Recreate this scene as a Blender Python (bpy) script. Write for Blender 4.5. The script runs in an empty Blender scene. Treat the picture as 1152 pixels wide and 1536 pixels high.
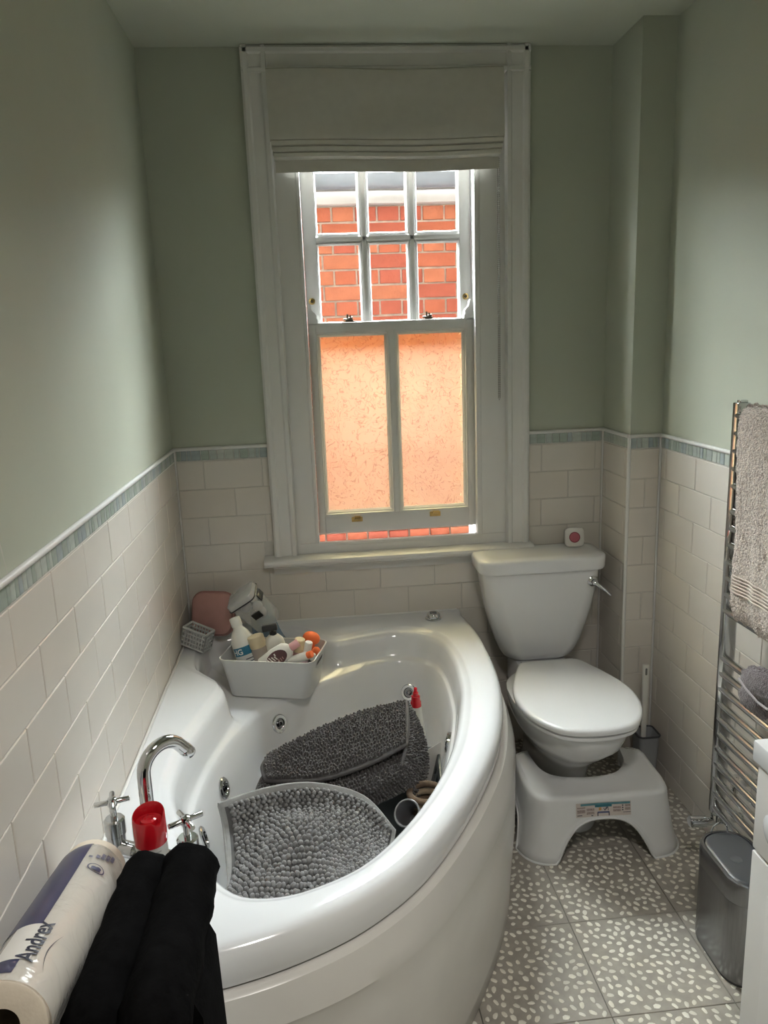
import bpy, bmesh, math, random
import numpy as np
from mathutils import Vector, Matrix
from mathutils.bvhtree import BVHTree
random.seed(7); RNG = np.random.default_rng(7)
S = bpy.context.scene
C = S.collection

# ------------------------------------------------------------------ camera, sky, sun, lamps, exposure
cd = bpy.data.cameras.new('camera'); cam = bpy.data.objects.new('camera', cd); C.objects.link(cam)
cam.location = (0.4858, -2.7126, 1.5508)
cam.rotation_euler = (math.radians(77.5771), math.radians(2.12), math.radians(-5.5098))
cd.sensor_fit = 'VERTICAL'; cd.sensor_height = 36; cd.lens = 1152.455 / 1536 * 36; cd.clip_start = 0.02
S.camera = cam
W = bpy.data.worlds.new('overcast_sky'); S.world = W; W.use_nodes = True
bg = W.node_tree.nodes['Background']; bg.inputs[0].default_value = (0.93, 0.97, 1.0, 1)
def _wn(t, op=None, **k):
    n = W.node_tree.nodes.new(t)
    if op: n.operation = op
    for i, v in k.items(): n.inputs[int(i[1:])].default_value = v
    return n
_tc, _sx = _wn('ShaderNodeTexCoord'), _wn('ShaderNodeSeparateXYZ')          # overcast sky: three times brighter overhead than at the horizon
_mx, _ma, _ml = _wn('ShaderNodeMath', 'MAXIMUM', _1=0.0), _wn('ShaderNodeMath', 'MULTIPLY_ADD', _1=2 / 3, _2=1 / 3), _wn('ShaderNodeMath', 'MULTIPLY', _1=150.0)
for a, b in ((_tc.outputs['Generated'], _sx.inputs[0]), (_sx.outputs[2], _mx.inputs[0]), (_mx.outputs[0], _ma.inputs[0]), (_ma.outputs[0], _ml.inputs[0]), (_ml.outputs[0], bg.inputs[1])): W.node_tree.links.new(a, b)
sd = bpy.data.lights.new('sun', 'SUN'); sd.energy = 0.4; sd.angle = math.radians(12); sd.color = (1.0, 0.93, 0.82)
sun = bpy.data.objects.new('sun', sd); C.objects.link(sun)
sun.rotation_euler = Vector((0.10, 0.62, -0.80)).to_track_quat('-Z', 'Y').to_euler()
ld = bpy.data.lights.new('fill_lamp', 'AREA'); ld.shape = 'DISK'; ld.size = 0.34; ld.energy = 13.0; ld.spread = math.radians(135); ld.color = (1.0, 0.94, 0.88)
lamp = bpy.data.objects.new('fill_lamp', ld); C.objects.link(lamp); lamp.location = (0.8, -2.35, 2.40)  # fill lamp added out of view to brighten the room
pd = bpy.data.lights.new('window_portal', 'AREA'); pd.shape = 'RECTANGLE'; pd.size = 0.60; pd.size_y = 1.56; pd.cycles.is_portal = True   # guides the sampling of the sky through the window
portal = bpy.data.objects.new('window_portal', pd); C.objects.link(portal); portal.location = (0.78, 0.19, 1.62); portal.rotation_euler = (-math.pi / 2, 0, 0)
S.view_settings.view_transform = 'Standard'; S.view_settings.look = 'None'; S.view_settings.gamma = 1
S.view_settings.use_curve_mapping = False; S.view_settings.exposure = 0.0

# ------------------------------------------------------------------ materials
MATS = {}
def mat(name, col, rough=0.5, metal=0.0, noise=0.0, nscale=8.0, bump=0.0, bscale=60.0, coat=0.0, spec=0.5, stretch=None, sheen=0.0, bdist=0.002):
    if name in MATS: return MATS[name]
    m = bpy.data.materials.new(name); m.use_nodes = True; nt = m.node_tree; N = nt.nodes; L = nt.links
    b = N['Principled BSDF']
    b.inputs['Base Color'].default_value = (*col, 1); b.inputs['Roughness'].default_value = rough
    b.inputs['Metallic'].default_value = metal; b.inputs['Coat Weight'].default_value = coat
    b.inputs['Specular IOR Level'].default_value = spec
    if sheen: b.inputs['Sheen Weight'].default_value = sheen
    tc = N.new('ShaderNodeTexCoord'); mp = N.new('ShaderNodeMapping'); L.new(tc.outputs['Object'], mp.inputs[0])
    if stretch: mp.inputs['Scale'].default_value = stretch
    if noise:
        nz = N.new('ShaderNodeTexNoise'); nz.inputs['Scale'].default_value = nscale; nz.inputs['Detail'].default_value = 5
        L.new(mp.outputs[0], nz.inputs['Vector'])
        rp = N.new('ShaderNodeValToRGB'); rp.color_ramp.elements[0].position = 0.3; rp.color_ramp.elements[1].position = 0.7
        rp.color_ramp.elements[0].color = (*[max(0, c * (1 - noise)) for c in col], 1)
        rp.color_ramp.elements[1].color = (*[min(1, c * (1 + noise * 0.6)) for c in col], 1)
        L.new(nz.outputs[0], rp.inputs[0]); L.new(rp.outputs[0], b.inputs['Base Color'])
    if bump:
        n2 = N.new('ShaderNodeTexNoise'); n2.inputs['Scale'].default_value = bscale; n2.inputs['Detail'].default_value = 3
        L.new(mp.outputs[0], n2.inputs['Vector'])
        bp = N.new('ShaderNodeBump'); bp.inputs['Strength'].default_value = bump; bp.inputs['Distance'].default_value = bdist
        L.new(n2.outputs[0], bp.inputs['Height']); L.new(bp.outputs[0], b.inputs['Normal'])
    MATS[name] = m; return m

paint = mat('sage_paint', (0.44, 0.465, 0.385), 0.62, noise=0.04, nscale=3, bump=0.12, bscale=140, bdist=0.001)
ceilp = mat('ceiling_paint', (0.50, 0.525, 0.45), 0.8, noise=0.03, nscale=3)
tilem = mat('cream_glaze', (0.66, 0.62, 0.565), 0.16, noise=0.03, nscale=4, bump=0.05, bscale=14, bdist=0.002)
tilem2 = mat('cream_glaze_warm', (0.65, 0.605, 0.545), 0.18, noise=0.03, nscale=4, bump=0.05, bscale=14, bdist=0.002)
grout = mat('pale_grout', (0.56, 0.54, 0.50), 0.85, noise=0.08, nscale=40)
mosa = [mat('mosaic_blue', (0.34, 0.39, 0.40), 0.15, noise=0.1, nscale=60), mat('mosaic_green', (0.34, 0.395, 0.35), 0.15, noise=0.1, nscale=60),
        mat('mosaic_grey', (0.40, 0.44, 0.42), 0.15, noise=0.1, nscale=60), mat('mosaic_pale', (0.45, 0.49, 0.45), 0.15, noise=0.1, nscale=60)]
white = mat('white_gloss_paint', (0.70, 0.69, 0.67), 0.32, noise=0.03, nscale=6, bump=0.04, bscale=50)
acryl = mat('white_acrylic', (0.735, 0.745, 0.76), 0.13, noise=0.015, nscale=5, coat=0.3)
panelm = mat('bath_panel_acrylic', (0.66, 0.645, 0.615), 0.22, noise=0.03, nscale=9, bump=0.06, bscale=260, bdist=0.0006)
ceram = mat('white_ceramic', (0.725, 0.735, 0.75), 0.10, noise=0.015, nscale=5, coat=0.4)
seatm = mat('toilet_seat_plastic', (0.72, 0.73, 0.745), 0.2, noise=0.01)
stoolm = mat('stool_plastic', (0.68, 0.69, 0.69), 0.33, noise=0.02, nscale=10, bump=0.03, bscale=300)
chrome = mat('chrome', (0.62, 0.63, 0.64), 0.07, 1.0, noise=0.03, nscale=20)
chromed = mat('dark_chrome', (0.22, 0.22, 0.23), 0.15, 1.0, noise=0.05, nscale=20)
brush_st = mat('brushed_steel', (0.25, 0.25, 0.26), 0.26, 1.0, noise=0.12, nscale=30, stretch=(18, 18, 0.4))
brass = mat('brass', (0.50, 0.34, 0.13), 0.28, 1.0, noise=0.15, nscale=60)
darkbrass = mat('aged_brass', (0.09, 0.065, 0.04), 0.4, 0.8, noise=0.2, nscale=80)
black = mat('black_plastic', (0.012, 0.012, 0.013), 0.3, noise=0.1)
dgrey = mat('charcoal_plastic', (0.055, 0.058, 0.064), 0.36, noise=0.05, nscale=12)
blindm = mat('blind_fabric', (0.52, 0.505, 0.455), 0.85, noise=0.04, nscale=30, bump=0.15, bscale=500, bdist=0.0005)
bricks_m = [mat('brick_orange', (0.43, 0.108, 0.050), 0.85, noise=0.18, nscale=14, bump=0.5, bscale=60, bdist=0.004),
            mat('brick_red', (0.39, 0.086, 0.046), 0.85, noise=0.18, nscale=14, bump=0.5, bscale=60, bdist=0.004),
            mat('brick_light', (0.46, 0.14, 0.066), 0.85, noise=0.2, nscale=14, bump=0.5, bscale=60, bdist=0.004)]
mortar = mat('lime_mortar', (0.76, 0.66, 0.55), 0.95, noise=0.25, nscale=22, bump=0.5, bscale=80)
render_w = mat('exterior_paving', (0.03, 0.028, 0.026), 0.95, noise=0.1, spec=0)
gutterm = mat('grey_gutter', (0.22, 0.235, 0.26), 0.45, noise=0.12, nscale=9)
soffitm = mat('weathered_white_board', (0.62, 0.57, 0.53), 0.7, noise=0.12, nscale=7)
roofm = mat('roof_slate', (0.2, 0.2, 0.21), 0.7, noise=0.2, nscale=9)

def glass_clear():
    m = bpy.data.materials.new('clear_glass'); m.use_nodes = True; nt = m.node_tree; N = nt.nodes; L = nt.links
    N.remove(N['Principled BSDF']); o = N['Material Output']
    t = N.new('ShaderNodeBsdfTransparent'); t.inputs[0].default_value = (0.96, 0.98, 0.97, 1)
    g = N.new('ShaderNodeBsdfGlossy'); g.inputs['Roughness'].default_value = 0.03
    f = N.new('ShaderNodeFresnel'); f.inputs[0].default_value = 1.45
    ge = N.new('ShaderNodeNewGeometry'); nb = N.new('ShaderNodeMath'); nb.operation = 'SUBTRACT'; nb.inputs[0].default_value = 1.0; L.new(ge.outputs['Backfacing'], nb.inputs[1])
    fm = N.new('ShaderNodeMath'); fm.operation = 'MULTIPLY'; L.new(f.outputs[0], fm.inputs[0]); L.new(nb.outputs[0], fm.inputs[1])
    mx = N.new('ShaderNodeMixShader'); L.new(fm.outputs[0], mx.inputs[0]); L.new(t.outputs[0], mx.inputs[1]); L.new(g.outputs[0], mx.inputs[2])
    L.new(mx.outputs[0], o.inputs[0]); return m
def glass_frosted():
    m = bpy.data.materials.new('patterned_glass'); m.use_nodes = True; nt = m.node_tree; N = nt.nodes; L = nt.links
    N.remove(N['Principled BSDF']); o = N['Material Output']
    tc = N.new('ShaderNodeTexCoord'); nz = N.new('ShaderNodeTexNoise'); nz.inputs['Scale'].default_value = 22; nz.inputs['Detail'].default_value = 1.5
    nz.inputs['Distortion'].default_value = 2.2; L.new(tc.outputs['Object'], nz.inputs['Vector'])
    # curled ridge lines where the distorted noise crosses its middle
    sb = N.new('ShaderNodeMath'); sb.operation = 'SUBTRACT'; sb.inputs[1].default_value = 0.5; L.new(nz.outputs[0], sb.inputs[0])
    ab = N.new('ShaderNodeMath'); ab.operation = 'ABSOLUTE'; L.new(sb.outputs[0], ab.inputs[0])
    mr = N.new('ShaderNodeMapRange'); mr.inputs[1].default_value = 0.0; mr.inputs[2].default_value = 0.032; L.new(ab.outputs[0], mr.inputs[0])
    bp = N.new('ShaderNodeBump'); bp.inputs['Strength'].default_value = 1.0; bp.inputs['Distance'].default_value = 0.006; L.new(mr.outputs[0], bp.inputs['Height'])
    r = N.new('ShaderNodeBsdfRefraction'); r.inputs['Roughness'].default_value = 0.36; r.inputs['IOR'].default_value = 1.18; r.inputs[0].default_value = (1.0, 0.90, 0.62, 1)
    L.new(bp.outputs[0], r.inputs['Normal'])
    cm_ = N.new('ShaderNodeMix'); cm_.data_type = 'RGBA'; cm_.inputs[6].default_value = (0.80, 0.64, 0.42, 1); cm_.inputs[7].default_value = (1.0, 0.91, 0.64, 1); L.new(mr.outputs[0], cm_.inputs[0]); L.new(cm_.outputs[2], r.inputs[0])  # brick's warm glow and darker ridges put into the untinted glass's colour
    tl = N.new('ShaderNodeBsdfTranslucent'); tl.inputs[0].default_value = (0.95, 0.94, 0.92, 1); L.new(bp.outputs[0], tl.inputs['Normal'])
    m1 = N.new('ShaderNodeMixShader'); m1.inputs[0].default_value = 0.04; L.new(r.outputs[0], m1.inputs[1]); L.new(tl.outputs[0], m1.inputs[2])
    g = N.new('ShaderNodeBsdfGlossy'); g.inputs['Roughness'].default_value = 0.1; L.new(bp.outputs[0], g.inputs['Normal'])
    f = N.new('ShaderNodeFresnel'); f.inputs[0].default_value = 1.4
    ge = N.new('ShaderNodeNewGeometry'); nb = N.new('ShaderNodeMath'); nb.operation = 'SUBTRACT'; nb.inputs[0].default_value = 1.0; L.new(ge.outputs['Backfacing'], nb.inputs[1])
    fm = N.new('ShaderNodeMath'); fm.operation = 'MULTIPLY'; L.new(f.outputs[0], fm.inputs[0]); L.new(nb.outputs[0], fm.inputs[1])
    mx = N.new('ShaderNodeMixShader'); L.new(fm.outputs[0], mx.inputs[0]); L.new(m1.outputs[0], mx.inputs[1]); L.new(g.outputs[0], mx.inputs[2])
    L.new(mx.outputs[0], o.inputs[0]); return m
def film(name, tint, alpha, rough=0.12):
    """thin clear plastic: mostly see-through with a glossy skin"""
    m = bpy.data.materials.new(name); m.use_nodes = True; nt = m.node_tree; N = nt.nodes; L = nt.links
    b = N['Principled BSDF']; b.inputs['Base Color'].default_value = (*tint, 1); b.inputs['Roughness'].default_value = rough
    b.inputs['Alpha'].default_value = alpha; b.inputs['Coat Weight'].default_value = 0.6; b.inputs['Coat Roughness'].default_value = 0.08
    tc = N.new('ShaderNodeTexCoord'); nz = N.new('ShaderNodeTexNoise'); nz.inputs['Scale'].default_value = 22; nz.inputs['Detail'].default_value = 3; nz.inputs['Distortion'].default_value = 1.2
    L.new(tc.outputs['Object'], nz.inputs['Vector'])
    bp = N.new('ShaderNodeBump'); bp.inputs['Strength'].default_value = 0.6; bp.inputs['Distance'].default_value = 0.006
    L.new(nz.outputs[0], bp.inputs['Height']); L.new(bp.outputs[0], b.inputs['Normal']); return m
G_CLEAR, G_FROST = glass_clear(), glass_frosted()

# ------------------------------------------------------------------ mesh helpers
class MB:
    def __init__(s): s.v = []; s.f = []
    def add(s, vs, fs):
        o = len(s.v); s.v += [tuple(map(float, p)) for p in vs]; s.f += [tuple(i + o for i in q) for q in fs]; return s
    def box(s, x0, x1, y0, y1, z0, z1, b=0.0, M=None):
        x0, x1 = min(x0, x1), max(x0, x1); y0, y1 = min(y0, y1), max(y0, y1); z0, z1 = min(z0, z1), max(z0, z1)
        if b <= 0:
            vs = [(x, y, z) for z in (z0, z1) for y in (y0, y1) for x in (x0, x1)]
            fs = [(0, 2, 3, 1), (4, 5, 7, 6), (0, 1, 5, 4), (2, 6, 7, 3), (0, 4, 6, 2), (1, 3, 7, 5)]
        else:
            b = min(b, (x1 - x0) * .49, (y1 - y0) * .49, (z1 - z0) * .49)
            bm = bmesh.new(); bmesh.ops.create_cube(bm, size=1)
            for v in bm.verts:
                v.co = Vector((x0 + (v.co.x + .5) * (x1 - x0), y0 + (v.co.y + .5) * (y1 - y0), z0 + (v.co.z + .5) * (z1 - z0)))
            bmesh.ops.bevel(bm, geom=bm.edges[:], offset=b, segments=2, profile=0.5, affect='EDGES')
            bm.verts.index_update(); vs = [tuple(v.co) for v in bm.verts]; fs = [tuple(v.index for v in f.verts) for f in bm.faces]; bm.free()
        if M is not None: vs = [tuple(M @ Vector(v)) for v in vs]
        return s.add(vs, fs)
    def rings(s, R, closed=True, cap0=True, cap1=True):
        n = len(R[0]); o = len(s.v)
        for r in R: s.v += [tuple(map(float, p)) for p in r]
        m = n if closed else n - 1
        for k in range(len(R) - 1):
            for i in range(m):
                a = o + k * n + i; b2 = o + k * n + (i + 1) % n
                s.f.append((a, b2, b2 + n, a + n))
        if cap0: s.f.append(tuple(o + i for i in reversed(range(n))))
        if cap1: s.f.append(tuple(o + (len(R) - 1) * n + i for i in range(n)))
        return s
    def lathe(s, prof, n=20, M=None, cap0=True, cap1=True):
        R = [[(r * math.cos(2 * math.pi * i / n), r * math.sin(2 * math.pi * i / n), z) for i in range(n)] for r, z in prof]
        if M is not None: R = [[tuple(M @ Vector(p)) for p in r] for r in R]
        return s.rings(R, True, cap0, cap1)
    def tube(s, path, r, n=10, closed=False, caps=True):
        P = [Vector(p) for p in path]; m = len(P)
        rr = r if isinstance(r, (list, tuple)) else [r] * m
        T = []
        for i in range(m):
            if closed: t = P[(i + 1) % m] - P[i - 1]
            else: t = P[min(i + 1, m - 1)] - P[max(i - 1, 0)]
            T.append(t.normalized())
        up = Vector((0, 0, 1)) if abs(T[0].z) < .9 else Vector((1, 0, 0))
        u = T[0].cross(up).normalized(); R = []
        for i in range(m):
            u = (u - T[i] * u.dot(T[i])).normalized(); w = T[i].cross(u)
            R.append([tuple(P[i] + (u * math.cos(2 * math.pi * k / n) + w * math.sin(2 * math.pi * k / n)) * rr[i]) for k in range(n)])
        if closed: R.append(R[0]); return s.rings(R, True, False, False)
        return s.rings(R, True, caps, caps)
    def prism(s, poly, a0, a1, axis='y', M=None):
        def p3(p, a):
            return {'y': (p[0], a, p[1]), 'x': (a, p[0], p[1]), 'z': (p[0], p[1], a)}[axis]
        R = [[p3(p, a0) for p in poly], [p3(p, a1) for p in poly]]
        if M is not None: R = [[tuple(M @ Vector(q)) for q in r] for r in R]
        return s.rings(R)
    def grid(s, G):
        r, c = len(G), len(G[0]); o = len(s.v)
        for row in G: s.v += [tuple(map(float, p)) for p in row]
        for i in range(r - 1):
            for j in range(c - 1): a = o + i * c + j; s.f.append((a, a + 1, a + c + 1, a + c))
        return s
    def ell(s, c, r, nu=12, nv=7, M=None):
        R = []
        for j in range(nv + 1):
            t = math.pi * (0.02 + 0.96 * j / nv); R.append([(r[0] * math.sin(t) * math.cos(2 * math.pi * i / nu), r[1] * math.sin(t) * math.sin(2 * math.pi * i / nu), -r[2] * math.cos(t)) for i in range(nu)])
        if M is not None: R = [[tuple(M @ Vector(q)) for q in w] for w in R]
        R = [[(q[0] + c[0], q[1] + c[1], q[2] + c[2]) for q in w] for w in R]
        return s.rings(R)
    def mesh(s, name, smooth=40):
        me = bpy.data.meshes.new(name); me.from_pydata(s.v, [], s.f); me.validate()
        bm = bmesh.new(); bm.from_mesh(me); bmesh.ops.recalc_face_normals(bm, faces=bm.faces[:]); bm.to_mesh(me); bm.free()
        if smooth:
            me.polygons.foreach_set('use_smooth', [True] * len(me.polygons)); me.set_sharp_from_angle(angle=math.radians(smooth))
        return me
    def obj(s, name, m, parent=None, smooth=40, label=None, kind=None, keepn=False):
        me = s.mesh(name, smooth); me.materials.append(m); return link(name, me, parent, label, kind)
def link(name, me, parent=None, label=None, kind=None):
    o = bpy.data.objects.new(name, me); C.objects.link(o)
    if parent: o.parent = parent
    if label: o['label'] = label
    if kind: o['kind'] = kind
    return o
def thing(name, label, cat, loc=(0, 0, 0), group=None):
    o = bpy.data.objects.new(name, None); C.objects.link(o); o.location = loc; o.empty_display_size = 0.02
    return tag(o, label, cat, group)
def tag(o, label, cat, group=None):
    o['label'] = label; o['category'] = cat
    if group: o['group'] = group
    return o
def struct(name, mb=None, m=None, smooth=40):
    if mb is None:
        o = bpy.data.objects.new(name, None); C.objects.link(o); o.empty_display_size = 0.02
    else: o = mb.obj(name, m, None, smooth)
    o['kind'] = 'structure'; return o
def rr(w, d, r, n=6, cx=0, cy=0):
    """rounded rectangle outline, counter-clockwise"""
    r = min(r, w / 2 - 1e-5, d / 2 - 1e-5); P = []
    for k, (sx, sy) in enumerate(((1, 1), (-1, 1), (-1, -1), (1, -1))):
        for i in range(n + 1):
            a = math.pi / 2 * (k + i / n); P.append((cx + sx * (w / 2 - r) + r * math.cos(a), cy + sy * (d / 2 - r) + r * math.sin(a)))
    return P
def cr(pts, per=8, closed=False):
    """Catmull-Rom through points"""
    P = [np.array(p, float) for p in pts]; n = len(P); out = []
    for i in range(n if closed else n - 1):
        if closed: a, b, c, d = P[i - 1], P[i], P[(i + 1) % n], P[(i + 2) % n]
        else: a, b, c, d = P[max(i - 1, 0)], P[i], P[i + 1], P[min(i + 2, n - 1)]
        for k in range(per):
            t = k / per; out.append(0.5 * (2 * b + (c - a) * t + (2 * a - 5 * b + 4 * c - d) * t * t + (3 * b - a - 3 * c + d) * t ** 3))
    if not closed: out.append(P[-1])
    return out
def patch(rows, pu=8, pv=8):
    """smooth grid through a net of control points"""
    A = [cr(r, pu) for r in rows]; cols = [cr([A[i][j] for i in range(len(A))], pv) for j in range(len(A[0]))]
    return [[cols[j][i] for j in range(len(cols))] for i in range(len(cols[0]))]
def gnorm(G):
    A = np.array(G); du = np.gradient(A, axis=1); dv = np.gradient(A, axis=0); n = np.cross(du, dv)
    return n / np.maximum(np.linalg.norm(n, axis=2, keepdims=True), 1e-9)
def slab(mb, G, t, up=True):
    """sheet with thickness t below the grid"""
    A = np.array(G); n = gnorm(G)
    if n[..., 2].mean() < 0: n = -n
    B = A - n * t; r, c = A.shape[:2]; o = len(mb.v); mb.grid(A.tolist()); mb.grid(B.tolist()); q = o + r * c
    per = [(0, j) for j in range(c)] + [(i, c - 1) for i in range(1, r)] + [(r - 1, j) for j in range(c - 2, -1, -1)] + [(i, 0) for i in range(r - 2, 0, -1)]
    for k in range(len(per)):
        a = per[k][0] * c + per[k][1]; b = per[(k + 1) % len(per)]; b = b[0] * c + b[1]; mb.f.append((o + a, o + b, q + b, q + a))
    return A, n
def face_m(p, z, x=None):
    """matrix placing local z along a direction"""
    z = Vector(z).normalized(); ref = Vector(x) if x is not None else (Vector((0, 0, 1)) if abs(z.z) < .95 else Vector((1, 0, 0)))
    x = (ref - z * ref.dot(z)).normalized(); y = z.cross(x)
    return Matrix.Translation(Vector(p)) @ Matrix(((x.x, y.x, z.x), (x.y, y.y, z.y), (x.z, y.z, z.z))).to_4x4()
def xyz(P, z): return [(p[0], p[1], z) for p in P]

# ------------------------------------------------------------------ room shell
XR, YB, XE, ZC, YF, ZS = 1.649, -0.2369, 1.5384, 2.48, -3.15, 1.17      # right wall, boxing front, boxing side, ceiling, wall behind, top of tiles
RH, PT = 0.10137, 0.202
WX0, WX1, WZ0, WZ1 = 0.485, 1.075, 0.85, 2.40                            # window opening
wb = MB()
wb.box(-0.12, WX0, .004, .16, 0, ZC).box(WX1, 1.77, .004, .16, 0, ZC).box(WX0, WX1, .004, .16, 0, WZ0 - .04).box(WX0, WX1, .004, .16, WZ1, ZC)
wall_back = struct('wall_back', wb, paint)
wall_left = struct('wall_left', MB().box(-.12, -.004, YF - .1, .004, 0, ZC), paint)
wall_right = struct('wall_right', MB().box(XR + .004, XR + .12, YF - .1, .004, 0, ZC), paint)
wall_boxing = struct('wall_boxing', MB().box(XE + .004, XR + .004, YB + .004, .004, 0, ZC), paint)
wall_front = struct('wall_front', MB().box(-.12, XR + .12, YF - .1, YF, 0, ZC), paint)
ceiling = struct('ceiling', MB().box(-.12, XR + .12, YF - .1, .16, ZC, ZC + .08), ceilp)

def grout_bed(parent, p0, p1):
    MB().box(p0[0], p1[0], p0[1], p1[1], p0[2], p1[2]).obj('grout', grout, parent, 0)
TC = {}
def tile_mesh(w, h, t=0.0042, b=0.0018, name='tile', m=None):
    k = (round(w, 4), round(h, 4), name, m.name)
    if k not in TC:
        mb = MB(); o = [(-w / 2, -h / 2), (w / 2, -h / 2), (w / 2, h / 2), (-w / 2, h / 2)]
        q = [(x - math.copysign(b, x), y - math.copysign(b, y)) for x, y in o]
        mb.rings([[(x, y, 0) for x, y in o], [(x, y, t - .0011) for x, y in o], [(x, y, t) for x, y in q]], True, False, True)
        me = mb.mesh(name, 30); me.materials.append(m); TC[k] = me
    return TC[k]
def put_tile(parent, me, name, pos, z, x, lean=0.0):
    o = bpy.data.objects.new(name, me); C.objects.link(o); o.parent = parent; o.matrix_local = face_m(pos, z, x) @ Matrix.Rotation(lean, 4, 'Z'); return o
G = 0.0024
def tile_row(parent, axis, const, nrm, zt, zb, a0, a1, joint, odd):
    """one course: joints at joint + k*PT (+ half a tile when odd), cut at a0 and a1"""
    j0 = joint + (PT / 2 if odd else 0); k = math.floor((a0 - j0) / PT); x = j0 + k * PT
    while x < a1 - 1e-6:
        l, r = max(x, a0), min(x + PT, a1)
        if r - l > 0.012:
            w = r - l - G; h = zt - zb - G; c = (l + r) / 2; zc = (zt + zb) / 2; jit = random.uniform(-.0004, .0003)
            me = tile_mesh(w, h, name='tile', m=tilem if random.random() < .7 else tilem2)
            if axis == 'x': put_tile(parent, me, 'tile', (c, const - nrm[1] * (.0042 - jit), zc), nrm, (1, 0, 0))
            else: put_tile(parent, me, 'tile', (const - nrm[0] * (.0042 - jit), c, zc), nrm, (0, 1, 0))
        x += PT
def mosaic(parent, axis, const, nrm, a0, a1):
    x = a0 + .002
    while x < a1 - .006:
        w = min(random.uniform(.013, .034), a1 - .001 - x); lean = random.uniform(-.003, .003)
        w = round(w / .003) * .003
        if w < .006: break
        me = tile_mesh(w - .0022, .0345, t=.0046, b=.0012, name='mosaic_tile', m=random.choice(mosa)); c = x + w / 2; zc = ZS + .0205
        o = put_tile(parent, me, 'mosaic_tile', (c, const - nrm[1] * .0042, zc) if axis == 'x' else (const - nrm[0] * .0042, c, zc), nrm, (1, 0, 0) if axis == 'x' else (0, 1, 0), lean * 12); x += w
def bead(parent, p0, p1):
    MB().tube([p0, p1], .0065, 10).obj('edge_bead', white, parent)
AL, BL, CR_ = 0.0965, -1.5283, -0.4787
for r in range(11):                                                    # back wall, both sides of the window
    zt, zb = ZS - r * RH, ZS - (r + 1) * RH
    xa = (0, 0.325) if r < 4 else None
    if r < 4:
        if zb > .805: tile_row(wall_back, 'x', 0, (0, -1, 0), zt, zb, 0.004, .322, AL, r % 2 == 1)
        else: tile_row(wall_back, 'x', 0, (0, -1, 0), zt, zb, 0.004, .288, AL, True)
        tile_row(wall_back, 'x', 0, (0, -1, 0), zt, zb, 1.262, XE - .004, AL, r % 2 == 1)
    elif r < 7: tile_row(wall_back, 'x', 0, (0, -1, 0), zt, zb, 0.004, XE - .004, AL, r % 2 == 1)
    else: tile_row(wall_back, 'x', 0, (0, -1, 0), zt, max(zb, .056), .9, XE - .004, AL, r % 2 == 1)
grout_bed(wall_back, (0, .0022, 0), (.330, .006, ZS + .04)); grout_bed(wall_back, (1.25, .0022, 0), (XE, .006, ZS + .04)); grout_bed(wall_back, (.33, .0022, 0), (1.25, .006, .78))
mosaic(wall_back, 'x', 0, (0, -1, 0), .004, .322); mosaic(wall_back, 'x', 0, (0, -1, 0), 1.262, XE - .004)
bead(wall_back, (0, -.001, ZS + .044), (.322, -.001, ZS + .044)); bead(wall_back, (1.262, -.001, ZS + .044), (XE, -.001, ZS + .044))
for r in range(7):
    tile_row(wall_left, 'y', 0, (1, 0, 0), ZS - r * RH, max(ZS - (r + 1) * RH, .5), -2.3, -.004, BL, r % 2 == 1)
grout_bed(wall_left, (-.0022, YF, 0), (-.006, 0, ZS + .04))
mosaic(wall_left, 'y', 0, (1, 0, 0), -2.0, -.004); bead(wall_left, (.001, YF, ZS + .044), (.001, 0, ZS + .044))
for r in range(12):
    zt, zb = ZS - r * RH, max(ZS - (r + 1) * RH, .001)
    if zt - zb < .02: continue
    tile_row(wall_right, 'y', XR, (-1, 0, 0), zt, zb, -2.0, YB - .004, CR_, r % 2 == 1)
    tile_row(wall_boxing, 'x', YB, (0, -1, 0), zt, zb, XE + .004, XR - .004, XE + .004 - (PT - .056 if r % 2 else 0) , False)
    tile_row(wall_boxing, 'y', XE, (-1, 0, 0), zt, zb, YB + .004, -.004, YB + .004 - (.0 if r % 2 else .17), False)
grout_bed(wall_right, (XR + .0022, YF, 0), (XR + .006, YB, ZS + .04))
grout_bed(wall_boxing, (XE + .0022, YB + .0022, 0), (XR, YB + .006, ZS + .04)); grout_bed(wall_boxing, (XE + .0022, YB + .0022, 0), (XE + .006, 0, ZS + .04))
mosaic(wall_right, 'y', XR, (-1, 0, 0), -1.6, YB - .004); mosaic(wall_boxing, 'x', YB, (0, -1, 0), XE + .004, XR - .004); mosaic(wall_boxing, 'y', XE, (-1, 0, 0), YB + .004, -.004)
bead(wall_right, (XR - .001, YF, ZS + .044), (XR - .001, YB, ZS + .044)); bead(wall_boxing, (XE, YB - .001, ZS + .044), (XR, YB - .001, ZS + .044)); bead(wall_boxing, (XE - .001, YB, ZS + .044), (XE - .001, 0, ZS + .044))
for par, x, y, r in ((wall_boxing, XE, YB, .006), (wall_boxing, XE, -.001, .003), (wall_boxing, XR - .001, YB, .0035), (wall_left, .001, -.001, .003)):
    MB().tube([(x, y, .57 if par is wall_left else 0), (x, y, ZS + .04)], r, 10).obj('corner_trim', white, par)

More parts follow.
